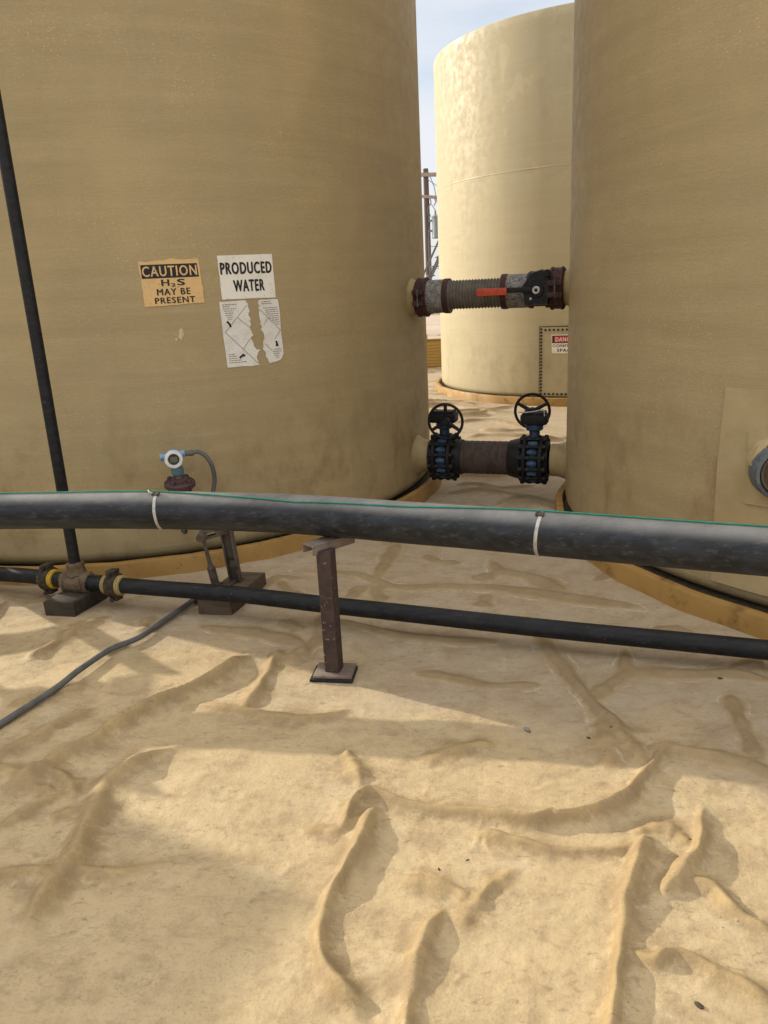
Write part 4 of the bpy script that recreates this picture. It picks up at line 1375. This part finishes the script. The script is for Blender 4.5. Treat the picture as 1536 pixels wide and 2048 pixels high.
add_tube(ris, [p + Vector((0, 0, .09)), p + Vector((0, .004, 1.2)), p + Vector((0, .0, 2.4)), p + Vector((0, .006, 4.62))], .0295, 32)
tag(obj('riser_pipe', ris, M['poly_small'], origin=p + Vector((0, 0, .09))), 'upright black pipe rising up the left of the PRODUCED WATER tank', 'pipe')
def small_coupling(x, label, gmat, gl):
    p, d = thin_at(x)
    c_ = thing('clamp_coupling', label, 'coupling', p - Vector((0, 0, .07)), 'clamp couplings on the thin pipe')
    bm = bmesh.new()
    am = axis_m(p, d)
    add_lathe(bm, [(.046, -.030), (.058, -.030), (.066, -.022), (.066, -.012), (.061, -.006), (.061, .006), (.066, .012), (.066, .022), (.058, .030), (.046, .030)], am, 36)
    for sg in (-1, 1):
        q = p + Vector((0, 0, sg * .072))
        nn = Vector((d.y, -d.x, 0)).normalized()
        add_box(bm, (.05, .055, .026), Matrix(((d.x, nn.x, 0, q.x), (d.y, nn.y, 0, q.y), (0, 0, 1, q.z), (0, 0, 0, 1))), .006)
    for v in bm.verts:
        v.co += Vector((random.gauss(0, 1), random.gauss(0, 1), random.gauss(0, 1))) * .0012
    obj('clamp', bm, M['clamp'], c_)
    for sg in (-1, 1):
        bm = bmesh.new()
        q = p + Vector((0, 0, sg * .072))
        add_cyl(bm, q, (d.y, -d.x, 0), .0075, -.05, .05, 10)
        add_cyl(bm, q, (d.y, -d.x, 0), .015, .028, .042, 6)
        obj('bolt', bm, M['bolt'], c_)
    for sg, big in gl:
        bm = bmesh.new()
        e0 = sg * .030
        prof = [(.042, e0), (.053, e0), (.055, e0 + sg * .006), (.048, e0 + sg * .012), (.054, e0 + sg * .02), (.052, e0 + sg * .026), (.042, e0 + sg * .028)] if big else [(.042, e0), (.050, e0), (.051, e0 + sg * .008), (.042, e0 + sg * .012)]
        add_lathe(bm, prof, am, 36)
        obj('gasket', bm, M[gmat], c_)
small_coupling(-1.875, 'clamp coupling with bright yellow gasket, left of the taped tee', 'yellow', ((1, True), (-1, False)))
small_coupling(-1.462, 'clamp coupling with cream gaskets, right of the taped tee', 'cream', ((1, True), (-1, True)))

# ------------------------------------------------------------------ grey conduit from the second block
CO = [(-1.022, 3.80, .034), (-1.038, 3.852, .034), (-1.075, 3.76, .03), (-1.14, 3.605, .026), (-1.20, 3.45, .024), (-1.235, 3.385, .026), (-1.318, 3.29, .026), (-1.385, 3.11, .028), (-1.435, 2.937, .026), (-1.546, 2.671, .026), (-1.68, 2.36, .024), (-1.9, 1.9, .024), (-2.3, 1.2, .024)]
bm = bmesh.new()
add_tube(bm, smooth_path([(-1.0, 3.875, .036)] + [q if i else (-1.03, 3.845, .036) for i, q in enumerate(CO[1:], 1)], 8), .0138, 18)
cd = thing('conduit', 'grey bent conduit running from the framed block to the lower left', 'conduit', (-1.0, 3.87, 0))
obj('tube', bm, M['conduit'], cd)
bm = bmesh.new()
add_cyl(bm, (-1.045, 3.835, .036), (.3, .5, .0), .025, 0, .05, 18, .004)
obj('end_fitting', bm, M['clamp'], cd)

# ------------------------------------------------------------------ pressure transmitter in front of the near tank
fx, fy = -1.155, 4.205
ang = math.degrees(math.atan2(fy - cL[1], fx - cL[0]))
wallp = on_tank(cL, ang, .45)
pt = thing('pressure_transmitter', 'round white faced gauge on blue housing standing on red brown flange', 'gauge', (fx, fy, .45))
bm = bmesh.new()
dirn = Vector((math.cos(R_(ang)), math.sin(R_(ang)), 0))
add_tube(bm, smooth_path([wallp - dirn * .1, wallp + dirn * .05, Vector((fx, fy, .455)) - dirn * .02, Vector((fx, fy, .50)), Vector((fx, fy, .575))], 6), .05, 24)
add_cyl(bm, wallp - dirn * .02, dirn, .085, 0, .03, 32, .006)
obj('elbow', bm, M['nozzle'], pt)
bm = bmesh.new()
tilt = Vector((.06, -.14, 1)).normalized()
F0 = Vector((fx + .018, fy, .572))
add_lathe(bm, [(0, 0), (.080, 0), (.085, .005), (.085, .026), (.080, .031), (.052, .034), (.048, .050), (.030, .054), (0, .054)], axis_m(F0, tilt), 40)
fl = obj('flange', bm, M['flange'], pt)
fm = axis_m(F0, tilt)
first = None
for i in range(4):
    a = R_(45 + 90 * i)
    q = fm @ Vector((.064 * math.cos(a), .064 * math.sin(a), 0))
    if first is None:
        bm = bmesh.new()
        add_cyl(bm, q, tilt, .010, -.03, .05, 10, .002)
        add_cyl(bm, q, tilt, .016, .031, .044, 6)
        first = obj('bolt', bm, M['flange'], fl, origin=q)
    else:
        o = first.copy()
        link(o, fl)
        o.location = q - world_loc(fl)
N0 = F0 + tilt * .05
bm = bmesh.new()
add_lathe(bm, [(0, 0), (.020, 0), (.020, .018), (.030, .02)], axis_m(N0, (0, 0, 1)), 28)
obj('neck', bm, M['saddle'], pt)
hc = Vector((fx + .006, fy - .01, .735))
face = (Vector((-.15, 0, 1.55)) - hc)
face.z *= .35
face.normalize()
bm = bmesh.new()
add_lathe(bm, [(0, 0), (.026, 0), (.032, .006), (.034, .02), (.034, .042), (.030, .05), (.0, .052)], axis_m(N0 + Vector((-.004, 0, .016)), (0, 0, 1)), 32)
obj('collar', bm, M['inst_teal'], pt)
bm = bmesh.new()
add_lathe(bm, [(0, -.085), (.040, -.085), (.046, -.075), (.050, -.03), (.050, .02), (.044, .03), (0, .03)], axis_m(hc, face), 40)
rt = Vector((-face.y, face.x, 0)).normalized()
add_cyl(bm, hc - face * .02 + Vector((0, 0, .010)), -rt if rt.x > 0 else rt, .019, .03, .062, 20, .003)
add_cyl(bm, hc - face * .02 + Vector((0, 0, .020)), rt if rt.x > 0 else -rt, .019, .03, .062, 20, .003)
add_cyl(bm, hc - face * .03 + Vector((0, 0, .010)), -rt if rt.x > 0 else rt, .024, .06, .074, 6, .003)
obj('housing', bm, M['inst_blue'], pt)
bm = bmesh.new()
add_lathe(bm, [(.028, .02), (.0475, .02), (.050, .026), (.050, .045), (.046, .052), (.034, .054), (.031, .048), (.030, .04)], axis_m(hc, face), 48)
bz = obj('bezel', bm, M['inst_white'], pt)
bm = bmesh.new()
add_lathe(bm, [(0, .041), (.031, .041)], axis_m(hc, face), 40)
dp = obj('display', bm, M['lcd_dark'], bz)
bm = bmesh.new()
add_box(bm, (.040, .030, .002), Matrix(((rt.x, 0, face.x, 0), (rt.y, 0, face.y, 0), (0, 1, face.z, 0), (0, 0, 0, 1))).__class__.Translation(hc + face * .0425) @ Matrix(((rt.x, 0, face.x, 0), (rt.y, 0, face.y, 0), (0, 1, face.z, 0), (0, 0, 0, 1))), .0006)
obj('display_window', bm, M['lcd'], bz)
r_ = rt if rt.x > 0 else -rt
e0 = hc - face * .02 + Vector((0, 0, .020)) + r_ * .062
bm = bmesh.new()
add_tube(bm, [e0 - r_ * .004, e0 + r_ * .03], .015, 16)
add_tube(bm, [e0 + r_ * .026, e0 + r_ * .045], .018, 16)
add_tube(bm, smooth_path([e0 + r_ * .04, e0 + r_ * .075 + Vector((0, 0, .002)), e0 + r_ * .115 + Vector((0, 0, -.03)), e0 + r_ * .140 + Vector((0, 0, -.09)), e0 + r_ * .142 + Vector((0, .01, -.17)), e0 + r_ * .12 + Vector((0, .02, -.26)), e0 + r_ * .10 + Vector((0, .02, -.40))], 8), .0125, 16)
obj('cable_tail', bm, M['conduit'], pt)
bm = bmesh.new()
q = Vector((-1.122, 4.12, .335))
add_cyl(bm, q + Vector((0, 0, -.005)), (0, 0, 1), .010, 0, .16, 12)
add_cyl(bm, q, (.5, -.8, 0), .014, -.02, .02, 12, .002)
add_cyl(bm, q + Vector((.012, -.015, .014)), (.3, -.5, .7), .008, -.014, .022, 10, .002)
obj('bleed_cock', bm, M['bolt'], pt)

# ------------------------------------------------------------------ unseen steps and shed, added left of the picture to cast shade into it
cs = thing('shade_steps', 'unseen grey steps added left of the picture to cast broken shade', 'steps', (-3.3, 3.85, 0))
def cs_box(name, c_, size, roll=0, mat='galv_stair'):
    bm = bmesh.new()
    add_box(bm, size, Matrix.Translation(Vector(c_)) @ Matrix.Rotation(R_(12), 4, 'Z') @ Matrix.Rotation(roll, 4, 'X'), .003)
    return obj(name, bm, M[mat], cs)
def cs_pt(x, y, z):
    return Vector((-3.3, 3.85, 0)) + Matrix.Rotation(R_(12), 3, 'Z') @ Vector((x, y, z))
for i in range(3):
    cs_box('platform', cs_pt(-.21 + i * .21, 0, .92), (.15, .86, .03))
for sg in (-1, 1):
    for k in range(3):
        cs_box('tread', cs_pt(0, sg * (.55 + k * .24), .69 - k * .23), (.62, .19, .03))
    for x in (-.34, .34):
        bm = bmesh.new()
        bar(bm, cs_pt(x, sg * .40, .92), cs_pt(x, sg * 1.30, .03), .12, .02, .002, Vector((1, 0, 0)))
        obj('stringer', bm, M['galv_stair'], cs)
sh = thing('shade_shed', 'unseen plain tan shed added left of the picture to block the sun', 'shed', (-7.6, 3.9, 0))  # added out of view to throw the soft shade at lower left
sd, sn_ = Vector((-SX, -SY, 0)), Vector((SY, -SX, 0))
sm_ = Matrix(((sd.x, sn_.x, 0, 0), (sd.y, sn_.y, 0, 0), (0, 0, 1, 0), (0, 0, 0, 1)))
bm = bmesh.new()
add_box(bm, (2.4, 3.6, 2.6), sm_ @ Matrix.Translation((-9.40, -.55, 1.29)), .01)
obj('wall', bm, M['laminate'], sh)
bm = bmesh.new()
add_box(bm, (2.6, 3.8, .10), sm_ @ Matrix.Translation((-9.40, -.55, 2.65)), .02)
obj('roof', bm, M['galv_stair'], sh)
bm = bmesh.new()
add_box(bm, (.05, .95, 2.0), sm_ @ Matrix.Translation((-8.18, -.6, 1.0)), .006)
dr = obj('door', bm, M['stub'], sh)
bm = bmesh.new()
add_cyl(bm, sm_ @ Vector((-8.15, -.25, 1.0)), sd, .025, 0, .06, 14, .004)
obj('handle', bm, M['steel'], dr)

# ------------------------------------------------------------------ behind: wall, fence, stair, power line
w = thing('containment_wall', 'low ochre sheet wall behind the pale tank, edge of the lined yard', 'wall', (1.2, 15.3, 0))
bm = bmesh.new()
add_box(bm, (26.8, .05, .57), Matrix.Translation((0, 15.32, .245)), .004)
for i in range(9):
    add_box(bm, (26.8, .018, .012), Matrix.Translation((0, 15.291, .04 + i * .058)), .003)
obj('sheet', bm, M['wall'], w)
bm = bmesh.new()
add_box(bm, (26.8, .11, .02), Matrix.Translation((0, 15.32, .545)), .004)
obj('cap', bm, M['wall'], w)
first = None
for i in range(9):
    q = Vector((-10.9 + i * 2.95 + .05, 15.37, .02))
    if first is None:
        bm = bmesh.new()
        add_box(bm, (.14, .08, .62), Matrix.Translation(q + Vector((0, 0, .31))), .01)
        first = obj('wall_post', bm, M['wall'], w, origin=q)
    else:
        copy_part(first, w, q)
fb = thing('ribbed_fence', 'hazy grey ribbed sheet fence across the gravel, far behind', 'fence', (4, 42, 0))
bm = bmesh.new()
pv = None
for i in range(121):
    x = -14 + i * .3
    for dx, dy in ((0, 0), (.06, .05), (.15, .05), (.21, 0)):
        a = bm.verts.new((x + dx, 44 + dy, 0))
        b_ = bm.verts.new((x + dx, 44 + dy, 1.5))
        if pv:
            bm.faces.new((pv[0], a, b_, pv[1]))
        pv = (a, b_)
obj('sheet', bm, M['fence'], fb)
first = None
for i in range(13):
    q = Vector((-14 + i * 3, 43.93, 0))
    if first is None:
        bm = bmesh.new()
        add_box(bm, (.09, .09, 1.62), Matrix.Translation(q + Vector((0, 0, .81))), .01)
        first = obj('fence_post', bm, M['galv_stair'], fb, origin=q)
    else:
        copy_part(first, fb, q)

stt = thing('steel_stair', 'distant galvanised open stair slanting up behind the pale tank', 'stairs', (.9, 25, 0))
def stair_pt(s, dz, dy):
    return Vector((.93 + s * 1.0, 25 + dy, s * 1.95 + dz))
first = None
for dy in (0, .7):
    bm = bmesh.new()
    bar(bm, stair_pt(0, 0, dy), stair_pt(3.4, 0, dy), .07, .05, .004)
    obj('stringer', bm, M['galv_stair'], stt)
bm = bmesh.new()
bar(bm, stair_pt(0, .55, 0), stair_pt(3.4, .55, 0), .06, .05, .004)
for k in range(5):
    bar(bm, stair_pt(.05 + k * .83, 0, 0), stair_pt(.05 + k * .83, .55, 0), .04, .04, .004)
obj('handrail', bm, M['galv_stair'], stt)
for k in range(24):
    q = stair_pt(.08 + k * .14, .02, .35)
    if first is None:
        bm = bmesh.new()
        add_box(bm, (.22, .68, .035), Matrix.Translation(q), .004)
        first = obj('tread', bm, M['galv_stair'], stt, origin=q)
    else:
        copy_part(first, stt, q)

px, py = 3.03, 42.9
up_ = thing('utility_pole', 'weathered wooden power pole with crossarms and grey transformer behind the tanks', 'pole', (px, py, -.04))
bm = bmesh.new()
add_lathe(bm, [(.17, -.04), (.155, 3), (.135, 7.2), (.12, 7.24), (0, 7.25)], Matrix.Translation((px, py, 0)), 20)
obj('pole', bm, M['wood_pole'], up_)
bm = bmesh.new()
add_box(bm, (2.3, .13, .19), Matrix.Translation((px + .1, py - .15, 6.93)) @ Matrix.Rotation(R_(3), 4, 'Y') @ Matrix.Rotation(R_(-10), 4, 'Z'), .01)
ca = obj('crossarm', bm, M['wood_arm'], up_)
first = None
for dx in (-.95, -.5, .55, 1.1):
    q = Vector((px + .1 + dx, py - .15, 6.99 - dx * .05))
    if first is None:
        bm = bmesh.new()
        add_lathe(bm, [(.012, 0), (.015, .06), (.05, .08), (.03, .11), (.045, .13), (.025, .17), (0, .18)], Matrix.Translation(q), 14)
        first = obj('insulator', bm, M['porcelain'], ca, origin=q)
    else:
        copy_part(first, ca, q)
bm = bmesh.new()
add_box(bm, (1.0, .10, .15), Matrix.Translation((px + .1, py - .14, 5.87)) @ Matrix.Rotation(R_(7), 4, 'Y') @ Matrix.Rotation(R_(-12), 4, 'Z'), .01)
obj('lower_arm', bm, M['wood_arm'], up_)
bm = bmesh.new()
for dx in (.16, .40):
    add_tube(bm, smooth_path([(px + dx, py - .18, 5.80), (px + dx + .05, py - .22, 5.6), (px + dx - .04, py - .22, 5.42)], 5), .03, 10)
obj('cutout', bm, M['porcelain'], up_)
bm = bmesh.new()
tx, ty = px + .55, py - .25
add_lathe(bm, [(0, 3.82), (.31, 3.82), (.335, 3.86), (.32, 3.92), (.32, 4.82), (.34, 4.84), (.34, 4.90), (.2, 4.96), (0, 4.98)], Matrix.Translation((tx, ty, 0)), 32)
add_box(bm, (.28, .10, .10), Matrix.Translation((px + .2, py - .2, 4.7)), .01)
add_box(bm, (.28, .10, .10), Matrix.Translation((px + .2, py - .2, 4.2)), .01)
tr_ = obj('transformer', bm, M['can'], up_)
for dx in (-.13, .12):
    bm = bmesh.new()
    add_lathe(bm, [(.03, 4.93), (.06, 4.97), (.035, 5.02), (.06, 5.06), (.035, 5.11), (.055, 5.15), (.02, 5.2), (0, 5.22)], Matrix.Translation((tx + dx, ty, 0)), 14)
    obj('bushing', bm, M['porcelain'], tr_)
bm = bmesh.new()
add_tube(bm, smooth_path([(tx - .13, ty, 5.2), (px + .2, py - .2, 5.5), (px + .05, py - .2, 5.3), (px + .17, py - .2, 4.9)], 6), .018, 8)
add_tube(bm, smooth_path([(tx + .12, ty, 5.2), (px + .5, py - .2, 5.7), (px + .40, py - .2, 6.3), (px + .2, py - .15, 6.85)], 6), .018, 8)
add_tube(bm, smooth_path([(px + .02, py - .15, 5.3), (px + .1, py - .17, 4.6), (px + .04, py - .17, 3.6), (px + .06, py - .17, 1.5)], 6), .05, 8)
obj('jumper_wire', bm, M['wire'], up_)
for i, (z0, z1, y1) in enumerate(((6.75, 3.6, 42.0), (3.45, 3.75, 43.2), (2.35, 2.55, 43.1))):
    bm = bmesh.new()
    a, c_ = Vector((px, py - .1, z0)), Vector((px + (4.5 if i == 0 else 16), y1, z1))
    add_tube(bm, [a.lerp(c_, t) + Vector((0, 0, -.35 * 4 * t * (1 - t) * (0 if i == 0 else 1))) for t in np.linspace(0, 1, 14)], .016, 6)
    tag(obj('overhead_wire', bm, M['wire'], origin=a), ('slanting guy wire running down from the power pole top', 'higher slack wire leaving the power pole below the transformer', 'lowest slack wire leaving the power pole')[i], 'wire', 'wires from the power pole')

# ------------------------------------------------------------------ bits lying on the liner
BITS = [((.655, 1.344), .012, 'largest dark flake on the liner, near the bottom right corner'),
        ((1.323, 2.774), .010, 'dark pebble on the silted liner below the thin pipe, far right'),
        ((.692, 2.403), .009, 'dark pebble at the tip of the sunlit strip on the liner'),
        ((.486, 2.479), .017, 'grey stone half buried where the sunlit strip meets the shade'),
        ((.189, 1.839), .007, 'thin dark chip left of centre in the front folds'),
        ((.104, 1.801), .006, 'dark chip beside the left end of a short front fold'),
        ((.838, 1.864), .0065, 'dark splinter in the sun beside the S shaped fold'),
        ((.780, 2.436), .006, 'dark crumb on the liner beside the wide silted fold')]
for i, ((x, y), r, lab) in enumerate(BITS):
    bm = bmesh.new()
    bmesh.ops.create_icosphere(bm, subdivisions=2, radius=r)
    g = np.random.default_rng(40 + i)
    sx, sy, sz = (1.0, .55, .40) if i not in (4, 6) else (1.0, .25, .22)
    ra = g.uniform(0, 3.1)
    z = ground_z(x, y)
    for v in bm.verts:
        q = Vector((v.co.x * sx, v.co.y * sy, v.co.z * sz)) * g.uniform(.8, 1.15)
        v.co = Matrix.Rotation(ra, 3, 'Z') @ q + Vector((x, y, z + r * sz * .55))
    tag(obj('debris_flake', bm, M['chip'] if i != 3 else M['galv'], origin=(x, y, z)), lab, 'debris', 'dark bits lying on the liner')
